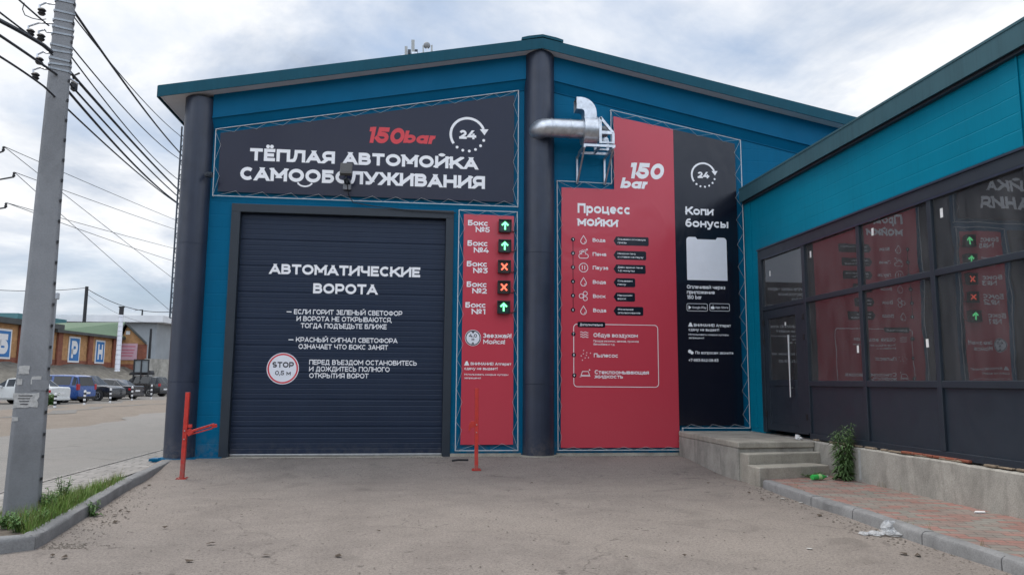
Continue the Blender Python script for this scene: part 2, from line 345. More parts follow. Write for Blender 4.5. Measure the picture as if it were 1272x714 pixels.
GL['К'] = (1.1, [LN((0,0),(0,1)), LN((.95,1),(.08,.36)), LN((.38,.56),(1,0))])
GL['Л'] = (1.1, [MX([(0,.0),(.10,.03),(.2,.25),(.26,.6),(.28,1),(1,1),(1,0)])])
GL['М'] = (1.3, [LN((0,0),(0,1)), LN((1,0),(1,1)), LN((.02,.97),(.5,.32)), LN((.98,.97),(.5,.32))])
GL['Н'] = (1.1, [LN((0,0),(0,1)), LN((1,0),(1,1)), LN((0,.5),(1,.5))])
GL['О'] = (1.22, [EL(.5,.5,.5,.5)])
GL['П'] = (1.08, [LN((0,0),(0,1),(1,1),(1,0))])
GL['Р'] = (1.0, [MX([(0,0),(0,1),(.58,1)]+A(.6,.66,.4,.34,90,-90)+[(0,.32)])])
GL['С'] = (1.02, [AR(.58,.5,.58,.5,47,313)])
GL['Т'] = (1.0, [LN((0,1),(1,1)), LN((.5,1),(.5,0))])
GL['У'] = (1.1, [LN((0,1),(.52,.3)), MX([(1,1),(.56,.24),(.44,.06),(.3,0),(.12,.0)])])
GL['Ф'] = (1.35, [LN((.5,0),(.5,1)), EL(.5,.5,.5,.36)])
GL['Х'] = (1.08, [LN((0,0),(1,1)), LN((0,1),(1,0))])
GL['Ц'] = (1.14, [LN((0,1),(0,0),(1.04,0),(1.04,-.24)), LN((.88,1),(.88,0))])
GL['Ч'] = (1.0, [MX([(0,1),(0,.62)]+A(.34,.62,.34,.24,180,270)+[(1,.38)]), LN((1,1),(1,0))])
GL['Ш'] = (1.5, [LN((0,1),(0,0),(1,0),(1,1)), LN((.5,0),(.5,1))])
GL['Щ'] = (1.55, [LN((0,1),(0,0),(1.03,0),(1.03,-.24)), LN((.46,0),(.46,1)), LN((.92,0),(.92,1))])
GL['Ъ'] = (1.18, [MX([(0,1),(.3,1),(.3,0),(.7,0)]+A(.72,.29,.28,.29,-90,90)+[(.3,.58)])])
GL['Ы'] = (1.38, [MX([(0,1),(0,0),(.36,0)]+A(.38,.29,.26,.29,-90,90)+[(0,.58)]), LN((1,0),(1,1))])
GL['Ь'] = (.96, [MX([(0,1),(0,0),(.6,0)]+A(.62,.29,.38,.29,-90,90)+[(0,.58)])])
GL['Э'] = (1.08, [AR(.45,.5,.55,.5,132,-132), LN((.35,.5),(.95,.5))])
GL['Ю'] = (1.6, [LN((0,0),(0,1)), LN((0,.5),(.3,.5)), EL(.66,.5,.34,.5)])
GL['Я'] = (1.02, [MX([(1,0),(1,1),(.42,1)]+A(.4,.66,.4,.34,90,270)+[(1,.32)]), LN((.02,0),(.45,.34))])
LOW = {}
LOW['а'] = (.84, [MX(A(.5,.62,.45,.38,150,0)+[(.95,.4),(.95,0)]), MX([(.95,.57),(.45,.57)]+A(.42,.285,.42,.285,90,270)+[(.95,0.02)])])
LOW['б'] = (.92, [EL(.5,.44,.5,.44), ('n', [(.02,.45),(.03,.8),(.12,1.12),(.32,1.3),(.6,1.36),(.92,1.42)])])
LOW['е'] = (.9, [('n', [(.04,.46),(1,.46)]+A(.5,.5,.5,.5,0,318))])
LOW['р'] = (.92, [LN((0,-.5),(0,1)), EL(.52,.5,.48,.5)])
LOW['у'] = (.9, [LN((0,1),(.5,.06)), MX([(1,1),(.42,-.35),(.3,-.5),(.06,-.5)])])
LOW['ф'] = (1.3, [LN((.5,-.5),(.5,1.5)), EL(.5,.5,.5,.5)])
LOW['b'] = (.92, [LN((0,0),(0,1.5)), EL(.52,.5,.48,.5)])
LOW['a'] = (.92, [LN((1,0),(1,1)), EL(.48,.5,.48,.5)])
LOW['r'] = (.6, [LN((0,0),(0,1)), ('n', A(.95,.3,.95,.7,180,88))])
LOW['o'] = (.95, [EL(.5,.5,.5,.5)]); LOW['l'] = (.24, [LN((.5,0),(.5,1.5))])
LOW['g'] = (.92, [EL(.48,.5,.48,.5), MX([(1,1),(1,-.1)]+A(.52,-.1,.48,.38,0,-140))])
LOW['t'] = (.62, [MX([(.4,1.35),(.4,.1),(.6,0),(1,0)]), LN((0,1),(.95,1))])
LOW['e'] = LOW['е']; LOW['p'] = LOW['р']; LOW['y'] = LOW['у']
GL['S'] = (.98, [('n', A(.5,.745,.47,.255,35,270)+A(.5,.245,.5,.245,90,-145))])
GL['G'] = (1.15, [('n', A(.54,.5,.54,.5,50,345)+[(1,.46),(.6,.46)])])
for a, b in (('T','Т'),('O','О'),('P','Р'),('A','А')): GL[a] = GL[b]
GL['0'] = (1.02, [EL(.5,.5,.5,.5)]); GL['1'] = (.5, [LN((.3,.97),(1,.97)), LN((1,1),(1,0))])
GL['2'] = (.92, [('n', A(.5,.69,.46,.31,165,-35)+[(.04,.02)]), LN((0,0),(1,0))])
GL['3'] = (.92, [LN((.06,1),(.92,1)), LN((.92,1),(.42,.58)), AR(.46,.29,.54,.29,90,-150)])
GL['4'] = (1.06, [LN((.55,1),(0,.26)), LN((0,.26),(1,.26)), LN((.74,.5),(.74,0))])
GL['5'] = (.94, [MX([(.92,1),(.14,1),(.1,.59),(.5,.59)]+A(.5,.295,.48,.295,90,-150))])
GL['6'] = (.98, [EL(.52,.32,.48,.32), ('n', [(.04,.32)]+A(.56,.5,.52,.5,180,55))])
GL['7'] = (.94, [LN((0,1),(1,1)), LN((1,1),(.36,0))])
GL['8'] = (.98, [EL(.5,.27,.5,.27), EL(.5,.77,.43,.23)]); GL['9'] = (.98, [EL(.48,.68,.48,.32), ('n', [(.96,.68)]+A(.44,.5,.52,.5,0,-125))])
GL['№'] = (1.75, [LN((0,0),(0,1)), LN((.56,0),(.56,1)), LN((0,1),(.56,0)), EL(.86,.72,.14,.28), LN((.74,.16),(.98,.16))])
GL['!'] = (.24, [LN((.5,.36),(.5,1)), ('d', (.5, 0))]); GL['.'] = (.22, [('d', (.5, 0))]); GL[','] = (.24, [LN((.5,0),(.35,-.18))])
GL['-'] = (.46, [LN((0,.36),(1,.36))]); GL['—'] = (1.3, [LN((0,.42),(1,.42))]); GL['+'] = (.85, [LN((0,.45),(1,.45)), LN((.5,.1),(.5,.8))])
XH = .76
def ribbon(pts, w, closed, ext):
    P = [V((p[0], p[1], 0)) for p in pts]; Q = [P[0]]
    for p in P[1:]:
        if (p-Q[-1]).length > 1e-5: Q.append(p)
    P = Q; n = len(P)
    if ext and n >= 2:
        for i, j in ((0, 1), (-1, -2)):
            d = (P[i]-P[j]).normalized(); k = .5 if min(abs(d.x), abs(d.y)) < .12 else 1.0
            P[i] = P[i] + d*w*k
    L, Rr = [], []
    for i in range(n):
        a = P[i]-P[i-1] if (i > 0 or closed) else P[1]-P[0]; b = P[(i+1) % n]-P[i] if (i < n-1 or closed) else a
        a = a.normalized(); b = b.normalized(); na = V((-a.y, a.x, 0)); nb = V((-b.y, b.x, 0)); m = na+nb
        m = m/ max(m.length_squared/2, .35) if m.length > 1e-6 else na
        L.append(P[i]+m*w/2); Rr.append(P[i]-m*w/2)
    return [[L[i], Rr[i], Rr[(i+1) % n], L[(i+1) % n]] for i in range(n if closed else n-1)]
def clip(poly, lo, hi):
    for s_, lim in ((1, lo), (-1, -hi)):
        out = []
        for i in range(len(poly)):
            a, b = poly[i], poly[(i+1) % len(poly)]; da, db = s_*a.y-lim, s_*b.y-lim
            if da >= 0: out.append(a)
            if (da >= 0) != (db >= 0): out.append(a + (b-a)*(da/(da-db)))
        poly = out
        if len(poly) < 3: return []
    return poly
def glyphs(txt, w=.2, sp=.1, slant=0):
    """polygons (x, y, layer) of a line with cap height 1, and its width"""
    polys = []; x = 0
    for ch in txt:
        if ch == ' ': x += .56; continue
        h = 1
        if ch in GL: W, st = GL[ch]
        elif ch in LOW: W, st = LOW[ch]; h = XH
        else: W, st = GL[ch.upper()]; h = XH; W = W*.84
        ww = w if h == 1 else w*.93
        fx = lambda u: x + ww/2 + u*(W-ww); fy = lambda v: ww/2 + v*(h-ww) if v <= 1 else ww/2 + (h-ww) + (v-1)*(h-ww*.2)
        lay = 0
        for kd, pts in st:
            if kd == 'd':
                cx, cy = fx(pts[0]), fy(pts[1]) if pts[1] > 1 else ww*.55
                polys.append(([V((cx+ww*.58*math.cos(k*math.pi/5), cy+ww*.58*math.sin(k*math.pi/5), 0)) for k in range(10)], lay)); continue
            q = [(fx(u), fy(v)) for u, v in pts]; ys = [p[1] for p in q]
            for pl in ribbon(q, ww, kd == 'c', kd == 'e'):
                pl = clip(pl, min(ys)-ww/2, max(ys)+ww/2)
                if pl: polys.append((pl, lay))
            lay += 1
        x += W + sp
    wd = x - sp
    if slant: polys = [([V((p.x+p.y*slant, p.y, 0)) for p in pl], l) for pl, l in polys]
    return polys, wd
class Plane:      # an upright sheet facing the street: x along X, y along Z, at depth Y
    def __init__(s, Y): s.Y = Y; s.k = 0
    def p(s, x, z, o=0): return V((x, s.Y - .003 - o, z))
    def px(s, x, y): q = onY(x, y, s.Y); return q.x, q.z
def put_text(mb, pl, txt, x0, z0, x1, cap, w=.2, slant=0, sp=.1, z1=None):
    ps, wd = glyphs(txt, w, sp, slant); sx = (x1-x0)/wd; tilt = 0 if z1 is None else (z1-z0)/(x1-x0)
    for k_, (poly, lay) in enumerate(ps):
        vs = [pl.p(x0+q.x*sx, z0+q.y*cap+tilt*q.x*sx, (lay % 4)*.0004+(k_ % 12)*.00003) for q in poly]
        mb.add(vs, [tuple(range(len(vs)))])
def text_px(mb, pl, txt, pxl, pyl, pxr, caph, w=.2, slant=0, sp=.1):
    x0, z0 = pl.px(pxl, pyl); x1, _ = pl.px(pxr, pyl); _, zt = pl.px(pxl, pyl-caph)
    put_text(mb, pl, txt, x0, z0, x1, zt-z0, w, slant, sp)
def stroke(mb, pl, pts, w, closed=False, o=0, ext=False):
    for k_, q in enumerate(ribbon(pts, w, closed, ext)): mb.add([pl.p(p.x, p.y, o+(k_ % 8)*.00003) for p in q], [(0, 1, 2, 3)])
def fillp(mb, pl, pts, o=0): mb.add([pl.p(x, z, o) for x, z in pts], [tuple(range(len(pts)))])
def disc(mb, pl, x, z, r, o=0, n=28): fillp(mb, pl, [(x+r*math.cos(2*math.pi*k/n), z+r*math.sin(2*math.pi*k/n)) for k in range(n)], o)
def rrect(x0, z0, x1, z1, r, n=5):
    out = []
    for cx, cz, a in ((x1-r, z1-r, 0), (x0+r, z1-r, 90), (x0+r, z0+r, 180), (x1-r, z0+r, 270)): out += A(cx, cz, r, r, a, a+90, n)
    return out
def icon24(mb, pl, px, py, rp):
    x, z = pl.px(px, py); r = pl.px(px+rp, py)[0]-x
    stroke(mb, pl, A(x, z, r, r, 215, 22, 30), r*.15)
    for a in (232, 254, 276, 298, 320, 342): 
        disc(mb, pl, x+r*math.cos(R(a)), z+r*math.sin(R(a)), r*.085, 0, 12)
    e = (x+r*math.cos(R(14)), z+r*math.sin(R(14)))
    fillp(mb, pl, [(e[0]-r*.26, e[1]+r*.12), (e[0]+r*.02, e[1]-r*.24), (e[0]+r*.26, e[1]+r*.14)], .0006)
    put_text(mb, pl, '24', x-r*.5, z-r*.27, x+r*.5, r*.54, .27)

# ================================================================== THE SETTING
GD = -.13                                          # driveway level away from the facade
def drive_z(x, y):
    t = min(1, max(0, (y+2.6)/2.6)); t = t*t*(3-2*t); return GD*(1-t)
def grid(name, x0, x1, y0, y1, nx, ny, fz, mat, kind='structure'):
    mb = MB(); vs = []; fs = []
    for j in range(ny+1):
        for i in range(nx+1):
            x = x0+(x1-x0)*i/nx; y = y0+(y1-y0)*j/ny; vs.append((x, y, fz(x, y)))
    for j in range(ny):
        for i in range(nx): a = j*(nx+1)+i; fs.append((a, a+1, a+nx+2, a+nx+1))
    mb.add(vs, fs); o = mb.build(name, mat, smooth=True); tag(o, kind=kind); return o
def lot_z(x, y):                                   # the dusty verge climbs gently to the parking lot
    t = min(1, max(0, (-x-12.0)/6)); t = t*t*(3-2*t); return -.142 + .142*t + .012*math.sin(x*1.3)*math.sin(y*.7)*t
def edge_x(y): return -10.6 - (y-6)*.085 + .35*math.sin(y*.55) + .2*math.sin(y*1.7)
g = grid('ground', -400, 400, -300, 600, 40, 45, lambda x, y: -.26, M['dirt']); g['kind'] = 'structure'
grid('verge', -70, -5, -40, 110, 130, 150, lambda x, y: lot_z(x, y)-.006, M['dirt'])
# parking lot asphalt, following the verge
mb = MB(); vs = []; fs = []
for j in range(41):
    y = 14 + j*2.2; x1 = -15.6 + .5*math.sin(y*.4) + .3*math.sin(y*1.3)
    for i in range(9): x = -48 + (x1+48)*i/8; vs.append((x, y, lot_z(x, y)+.004))
for j in range(40):
    for i in range(8): a = j*9+i; fs.append((a, a+1, a+10, a+9))
tag(mb.add(vs, fs).build('parking_lot', M['lot'], smooth=True), kind='structure')
mb = MB(); vs = []; fs = []
for j in range(141):
    y = -40 + j; e = edge_x(y)
    for i in range(5): x = -5.62 + (e+5.62)*i/4; vs.append((x, y, max(-.136, lot_z(x, y)+.002)+.004))
for j in range(140):
    for i in range(4): a = j*5+i; fs.append((a, a+1, a+6, a+5))
tag(mb.add(vs, fs).build('road', M['road'], smooth=True), kind='structure')
grid('driveway', -4.5, 6.4, -22, .3, 60, 120, lambda x, y: drive_z(x, y) + .006*math.sin(x*2.1+y)*math.sin(y*1.3), M['drive'])
tag(MB().prism([V((-5.50, -11, -.2)), V((-4.62, -11, -.2)), V((-4.62, 40, -.2)), V((-5.50, 40, -.2))], (0, 0, .082)).build('sidewalk', M['tiles']), kind='structure')
mb = MB(); y = -9.0
while y < 38: mb.box((-5.60, y, -.2), (-5.505, y+.985, -.105)); y += 1.0
tag(mb.build('road_edging', M['tiles'], bevel=.006), kind='structure')
# ---- right-hand brick pavement, between the kerb and the building
KR = [onZ(x, y, -.005) for x, y in ((947, 595.5), (1007, 616), (1109.7, 646), (1144.5, 659.8), (1243.5, 690))]
d = (KR[-1]-KR[-2]).normalized(); KR += [KR[-1]+d*.95, KR[-1]+d*1.95, KR[-1]+d*2.95]
WX = 6.42                                          # face of the concrete plinth
mb = MB(); vs = []; fs = []
for i, k in enumerate(KR): vs += [(k.x+.06, k.y, -.015), (WX+.1, k.y, -.012)]
vs = [(KR[0].x+.03, -3.0, -.015), (WX+.1, -2.6, -.012)] + vs
n = len(vs)//2
for i in range(n-1): fs.append((2*i, 2*i+1, 2*i+3, 2*i+2))
tag(mb.add(vs, fs).build('pavement', M['pavers']), kind='structure')
# soil washed along the kerb feet
def kerb(p0, p1, inner, label, name='kerb_stone', top=None, h=.24, wd=.13):
    """one kerb stone from p0 to p1 (front top edge); inner = direction towards the back"""
    p0, p1 = V(p0), V(p1); d = (p1-p0).normalized(); nrm = V((-d.y, d.x, 0)); nrm = nrm if nrm.dot(V(inner)) > 0 else -nrm
    p0 = p0 + d*.006; p1 = p1 - d*.006
    prof = [(0.0, -h), (0.0, -.035), (.012, -.012), (.035, 0), (wd, 0), (wd, -h)]
    vs = []; m_ = 7
    for i in range(m_+1):
        q = p0 + (p1-p0)*i/m_
        for (a, b) in prof: vs.append(q + nrm*(a+random.uniform(-.003, .003)) + V((0, 0, b+random.uniform(-.004, .003))))
    k = len(prof); fs = [tuple(range(k)), tuple(range(m_*k, m_*k+k))]
    for i in range(m_):
        for j in range(k): fs.append((i*k+j, i*k+(j+1) % k, (i+1)*k+(j+1) % k, (i+1)*k+j))
    mb = MB(); mb.add(vs, fs); o = mb.build(name, M['kerb'], origin=(p0+p1)/2 - V((0, 0, h)), smooth=35)
    return tag(o, label, 'kerb stone')
def resample(P, breaks):
    return [(P[i], P[i+1]) for i in range(len(P)-1)]
lbR = ['short curved grey kerb stone touching the lowest porch step', 'grey kerb stone of the brick pavement beside the lowest step, nearest the weed and bottle',
       'grey kerb stone of the brick pavement with the crumpled plastic bag lying against it', 'grey kerb stone of the brick pavement just nearer the camera than the plastic bag',
       'grey kerb stone of the brick pavement running out of the lower right corner', 'grey kerb stone outside the picture', 'grey kerb stone outside the picture']
KS = [KR[0], KR[1], (KR[1]*.45+KR[2]*.55), KR[3], KR[4], KR[5]]
lbR = ['short grey kerb stone touching the foot of the porch steps', 'grey kerb stone of the brick pavement, second from the porch steps', 'grey kerb stone with the crumpled clear plastic bag lying against it',
       'grey kerb stone of the brick pavement, next one nearer after the plastic bag', 'grey kerb stone of the brick pavement cut by the lower right corner']
for i in range(5): kerb(KS[i], KS[i+1], (1, 0, 0), lbR[i])
KL = [onZ(x, y, .0) for x, y in ((45, 664), (59, 657), (118, 622), (165, 594), (216, 570))]
lbL = ['small grey corner kerb stone where the left kerb turns by the concrete pole', 'grey kerb stone beside the grass, nearest the concrete pole and the corner stone', 'grey kerb stone beside the grass, middle one of the left row', 'grey kerb stone ending at the dark round corner column']
for i in range(4): kerb(KL[i], KL[i+1], (-1, 0, 0), lbL[i])
kc = onZ(0, 669, .0); kc2 = kc + (kc-KL[0]).normalized()*.6
kerb(kc2, KL[0], (0, 1, 0), 'grey kerb stone at the left picture edge, below the foot of the concrete pole')
# soil bed between the left kerb and the sidewalk
mb = MB(); vs = []; fs = []
bed_out = [kc2+V((0, .12, 0)), KL[0]+V((-.1, .12, 0)), KL[1]+V((-.1, .06, 0)), KL[2]+V((-.1, 0, 0)), KL[3]+V((-.1, 0, 0)), KL[4]+V((-.1, 0, 0))]
bed_in = [V((-5.2, -6.3, 0)), V((-4.8, -5.4, 0)), V((-4.72, -4.9, 0)), V((-4.58, -4.0, 0)), V((-4.5, -2.4, 0)), V((-4.45, -.8, 0))]
for a, b in zip(bed_out, bed_in):
    a = V(a); b = V(b)
    for i in range(7):
        q = a.lerp(b, i/6); vs.append((q.x, q.y, -.045 - .07*(i/6) + random.uniform(-.012, .012)))
for j in range(5):
    for i in range(6): k = j*7+i; fs.append((k, k+1, k+8, k+7))
tag(mb.add(vs, fs).build('soil_bed', M['soil'], smooth=True), kind='structure')

# ================================================================== CAR WASH BUILDING
RX, RZB, RZT = 2.28, 8.02, 8.25            # ridge of the front fascia, bottom and top
FYA = -.35                                 # front plane of the fascia
EL_X, EL_ZB = -4.97, 6.62; ER_X, ER_ZB = 9.55, 6.58
def zfas(x): return EL_ZB+(x-EL_X)*(RZB-EL_ZB)/(RX-EL_X) if x < RX else RZB+(x-RX)*(ER_ZB-RZB)/(ER_X-RX)
def zb1(x): return 6.36+(x+4.02)*.1865 if x < RX else 7.53-(x-RX)*.2035      # lower edge of the proud upper band
cw = thing('car_wash', 'blue gabled car wash with dark round columns and a wide dark gate', 'building', (2.28, 0, 0))
GX0, GX1, GZ = -3.62, .58, 4.72            # outer edge of the gate frame
BW = 9.0
mb = MB()
def pw(pts): mb.prism([V((x, 0, z)) for x, z in pts], (0, .25, 0))
pw([(-4.35, -.25), (GX0+.08, -.25), (GX0+.08, zfas(GX0)+.1), (-4.35, zfas(-4.35)+.1)])
pw([(GX0+.08, GZ-.06), (GX1-.08, GZ-.06), (GX1-.08, zfas(GX1)+.1), (GX0+.08, zfas(GX0)+.1)])
pw([(GX1-.08, -.25), (RX, -.25), (RX, RZB+.1), (GX1-.08, zfas(GX1)+.1)])
pw([(RX, -.25), (9.2, -.25), (9.2, zfas(9.2)+.1), (RX, RZB+.1)])
mb.box((-4.35, .25, -.25), (-4.1, 22, 6.7)); mb.box((8.95, .25, -.25), (9.2, 22, 6.6)); mb.box((-4.1, 21.75, -.25), (8.95, 22, 6.6))
mb.build('wall', M['blue'], cw)
# proud upper band with a sloping underside
mb = MB()
for xa, xb in ((-4.05, RX), (RX, 9.2)):
    n = 1
    za, zb_ = zb1(xa), zb1(xb); ta, tb = zfas(xa)+.05, zfas(xb)+.05
    mb.add([(xa, -.10, za), (xb, -.10, zb_), (xb, -.10, tb), (xa, -.10, ta), (xa, -.002, za-.19), (xb, -.002, zb_-.19), (xb, -.002, tb), (xa, -.002, ta)],
           [(0,1,2,3), (4,5,1,0), (7,6,5,4), (3,2,6,7), (0,3,7,4), (1,5,6,2)])
mb.build('upper_band', M['bluetrim'], cw)
# thin drip edge along the foot of the band
mb = MB(); mb.beam((-4.05, -.115, zb1(-4.05)), (RX-.3, -.115, zb1(RX-.3)), .02, .02); mb.beam((RX+.3, -.115, zb1(RX+.3)), (9.2, -.115, zb1(9.2)), .02, .02)
mb.beam((-4.05, -.012, zb1(-4.05)-.2), (RX-.3, -.012, zb1(RX-.3)-.2), .015, .015); mb.beam((RX+.3, -.012, zb1(RX+.3)-.2), (9.2, -.012, zb1(9.2)-.2), .015, .015)
mb.each('drip_edge', M['bluetrim'], cw)
# roof with fascias and soffit
mb = MB(); FT = .2
for x0, x1, z0, z1 in ((EL_X, RX, EL_ZB, RZB), (RX, ER_X, RZB, ER_ZB)):
    mb.prism([V((x0, FYA, z0+.05)), V((x1, FYA, z1+.05)), V((x1, FYA, z1+FT)), V((x0, FYA, z0+FT))], (0, 22.8, 0))
roof = mb.build('roof', M['rooftrim'], cw)
mb = MB()
for x0, x1, z0, z1 in ((EL_X-.012, RX, EL_ZB, RZB), (RX, ER_X, RZB, ER_ZB)):
    mb.prism([V((x0, FYA-.025, z0)), V((x1, FYA-.025, z1)), V((x1, FYA-.025, z1+FT+.02)), V((x0, FYA-.025, z0+FT+.02))], (0, .023, 0))
mb.box((EL_X-.03, FYA, EL_ZB), (EL_X-.004, 22.4, EL_ZB+FT+.02))
mb.prism([V((RX-.42, FYA-.035, RZT-.08)), V((RX, FYA-.035, RZT+.01)), V((RX, FYA-.035, RZT+.06)), V((RX-.28, FYA-.035, RZT+.01)), V((RX-.42, FYA-.035, RZT-.03))], (0, .5, 0))
mb.prism([V((RX, FYA-.035, RZT+.01)), V((RX+.42, FYA-.035, RZT-.08)), V((RX+.42, FYA-.035, RZT-.03)), V((RX+.28, FYA-.035, RZT+.01)), V((RX, FYA-.035, RZT+.06))], (0, .5, 0))
mb.build('fascia', M['rooftrim'], roof)
mb = MB()
for x0, x1, z0, z1 in ((EL_X+.02, RX, EL_ZB+.02, RZB+.02), (RX, ER_X-.02, RZB+.02, ER_ZB+.02)):
    mb.prism([V((x0, FYA+.004, z0)), V((x1, FYA+.004, z1)), V((x1, FYA+.004, z1+.02)), V((x0, FYA+.004, z0+.02))], (0, .4, 0))
mb.prism([V((EL_X+.02, FYA+.41, EL_ZB+.02)), V((-4.3, FYA+.41, EL_ZB+.15)), V((-4.3, FYA+.41, EL_ZB+.17)), V((EL_X+.02, FYA+.41, EL_ZB+.04))], (0, 21.8, 0))
mb.build('soffit', M['soffit'], roof)
# round columns
for (cx, r, zt) in ((-4.31, .27, 6.72), (2.272, .305, 8.03)):
    mb = MB(); seam = 1.36
    mb.lathe([(r, -.06), (r, seam-.004), (r-.005, seam), (r, seam+.004), (r, 3.9), (r-.004, 3.904), (r, 3.908), (r, zt)], (cx, 0, 0), n=48)
    mb.build('column', M['slate'], cw, smooth=30)
# gate frame and sectional gate
mb = MB()
mb.box((GX0, -.05, -.03), (GX0+.165, .2, GZ-.16)); mb.box((GX1-.15, -.05, -.03), (GX1, .2, GZ-.16)); mb.box((GX0, -.05, GZ-.16), (GX1, .2, GZ))
mb.build('gate_frame', M['frame'], cw, bevel=.008)
gx0, gx1, gz1 = GX0+.168, GX1-.153, GZ-.163
GY = .07
prof = []; z = .05; nsec = 9; hs = (gz1-.05)/nsec
for s_ in range(nsec):
    b0 = .05 + s_*hs
    prof += [(GY+.011, b0), (GY+.004, b0+.005)]
    nr = 5
    for k in range(nr):
        a = b0+.012+(hs-.024)*k/nr; c_ = b0+.012+(hs-.024)*(k+1)/nr
        prof += [(GY+.003, a), (GY, a+.008), (GY, c_-.018), (GY+.0035, c_-.010), (GY+.0035, c_-.002)]
    prof += [(GY+.004, b0+hs-.005), (GY+.011, b0+hs-.001)]
vs = []; fs = []
for (y, z) in prof: vs += [(gx0, y, z), (gx1, y, z)]
for i in range(len(prof)-1): fs.append((2*i, 2*i+1, 2*i+3, 2*i+2))
gate = MB().add(vs, fs).add([(gx0, GY+.06, -.03), (gx1, GY+.06, -.03), (gx1, GY+.06, gz1), (gx0, GY+.06, gz1)], [(3, 2, 1, 0)]).build('sectional_gate', M['gate'], cw)
mb = MB().box((gx0, GY-.012, .012), (gx1, GY+.05, .052)); mb.build('bottom_rail', M['alu'], gate, bevel=.005)
PG = Plane(GY)
mb = MB()
for t_, xl, yl, xr, ch, w_ in (('АВТОМАТИЧЕСКИЕ', 334.7, 340.1, 521.9, 12.6, .245), ('ВОРОТА', 388.8, 364.3, 468.7, 12.6, .245),
    ('— ЕСЛИ ГОРИТ ЗЕЛЕНЫЙ СВЕТОФОР', 356, 389.8, 499.7, 6.1, .185), ('И ВОРОТА НЕ ОТКРЫВАЮТСЯ,', 368.4, 398.5, 486.7, 6.1, .185), ('ТОГДА ПОДЪЕДЬТЕ БЛИЖЕ', 373.5, 407.2, 480.3, 6.1, .185),
    ('— КРАСНЫЙ СИГНАЛ СВЕТОФОРА', 358.3, 424.4, 493.7, 6.1, .185), ('ОЗНАЧАЕТ ЧТО БОКС ЗАНЯТ', 370.7, 433.1, 482, 6.1, .185),
    ('ПЕРЕД ВЪЕЗДОМ ОСТАНОВИТЕСЬ', 384, 452.6, 517.7, 6.1, .185), ('И ДОЖДИТЕСЬ ПОЛНОГО', 384, 460.9, 484, 6.1, .185), ('ОТКРЫТИЯ ВОРОТ', 384, 469.2, 457.6, 6.1, .185)):
    text_px(mb, PG, t_, xl, yl, xr, ch, w_)
mb.build('gate_lettering', M['letter'], gate)
sx, sz = PG.px(351.3, 457.5); sr = PG.px(351.3+20, 457.5)[0]-sx
mb = MB(); disc(mb, PG, sx, sz, sr, 0, 48); st = mb.build('stop_sign', M['signwhite'], gate)
mb = MB(); stroke(mb, PG, A(sx, sz, sr*.9, sr*.9, 0, 360, 48)[:-1], sr*.1, True, .001); mb.build('stop_sign_ring', M['letterred'], gate)
mb = MB(); put_text(mb, Plane(GY-.001), 'STOP', sx-sr*.66, sz+sr*.06, sx+sr*.68, sr*.36, .24); put_text(mb, Plane(GY-.001), '0,5 м', sx-sr*.46, sz-sr*.42, sx+sr*.5, sr*.28, .2)
mb.build('stop_sign_lettering', M['letterdark'], gate)
# blue flashing along the foot of the wall and pale plinth
mb = MB()
mb.box((-4.62, -.16, -.03), (-3.55, .0, .012)); mb.box((-4.55, -.30, -.03), (-3.95, -.162, .006)); mb.box((-4.95, .35, -.10), (-4.56, .62, -.055)); mb.box((-4.9, .37, -.16), (-4.6, .42, -.102))
mb.build('foot_flashing', M['bluetrim'], cw)
mb = MB(); mb.box((GX1+.005, -.06, -.2), (1.93, -.002, .055)); mb.box((2.62, -.06, -.2), (5.25, -.002, .055)); 
mb.prism([V((2.27+.46*math.cos(a), .02+.34*math.sin(a), -.2)) for a in [R(180+180*i/12) for i in range(13)]], (0, 0, .225))
mb.each('plinth', M['step'], cw)
mb = MB(); mb.box((gx0-.02, -.13, -.1), (gx1+.02, .2, .004)); mb.build('threshold', M['step'], cw)
# security camera at the corner column
c = onY(258, 217, -.38)
mb = MB(); mb.lathe([(.0, -.05), (.045, -.045), (.06, -.01), (.06, .02), (.0, .022)], c, n=16); mb.tube([c+V((0, 0, .02)), c+V((0, .12, .03)), c+V((0, .2, .03))], .014); mb.box(c+V((-.05, .1, -.02)), c+V((.05, .16, .08)))
sc = mb.build('security_camera', M['frame'], None, origin=c, smooth=True); tag(sc, 'small dark dome camera on the corner column left of the header banner', 'security camera')

# ladder on the side wall
lad = thing('fire_ladder', 'narrow grey lattice ladder against the side wall behind the corner column', 'ladder', (-4.86, 1.4, 0))
LY = .95
for x in (-4.93, -4.83): MB().beam((x, LY, 2.6), (x, LY, 6.5), .025, .03, (0, 1, 0)).build('rail', M['ladder'], lad)
mb = MB(); z = 2.6; k = 0
while z < 6.35: mb.beam((-4.93 if k % 2 else -4.83, LY, z), (-4.83 if k % 2 else -4.93, LY, z+.15), .014, .014, (0, 1, 0)); mb.beam((-4.93, LY+.004, z), (-4.83, LY+.004, z), .012, .012); z += .15; k += 1
mb.build('lattice', M['ladder'], lad)
for z in (2.9, 4.3, 5.9): MB().beam((-4.86, LY, z), (-4.36, LY, z), .03, .03).build('wall_bracket', M['ladder'], lad)

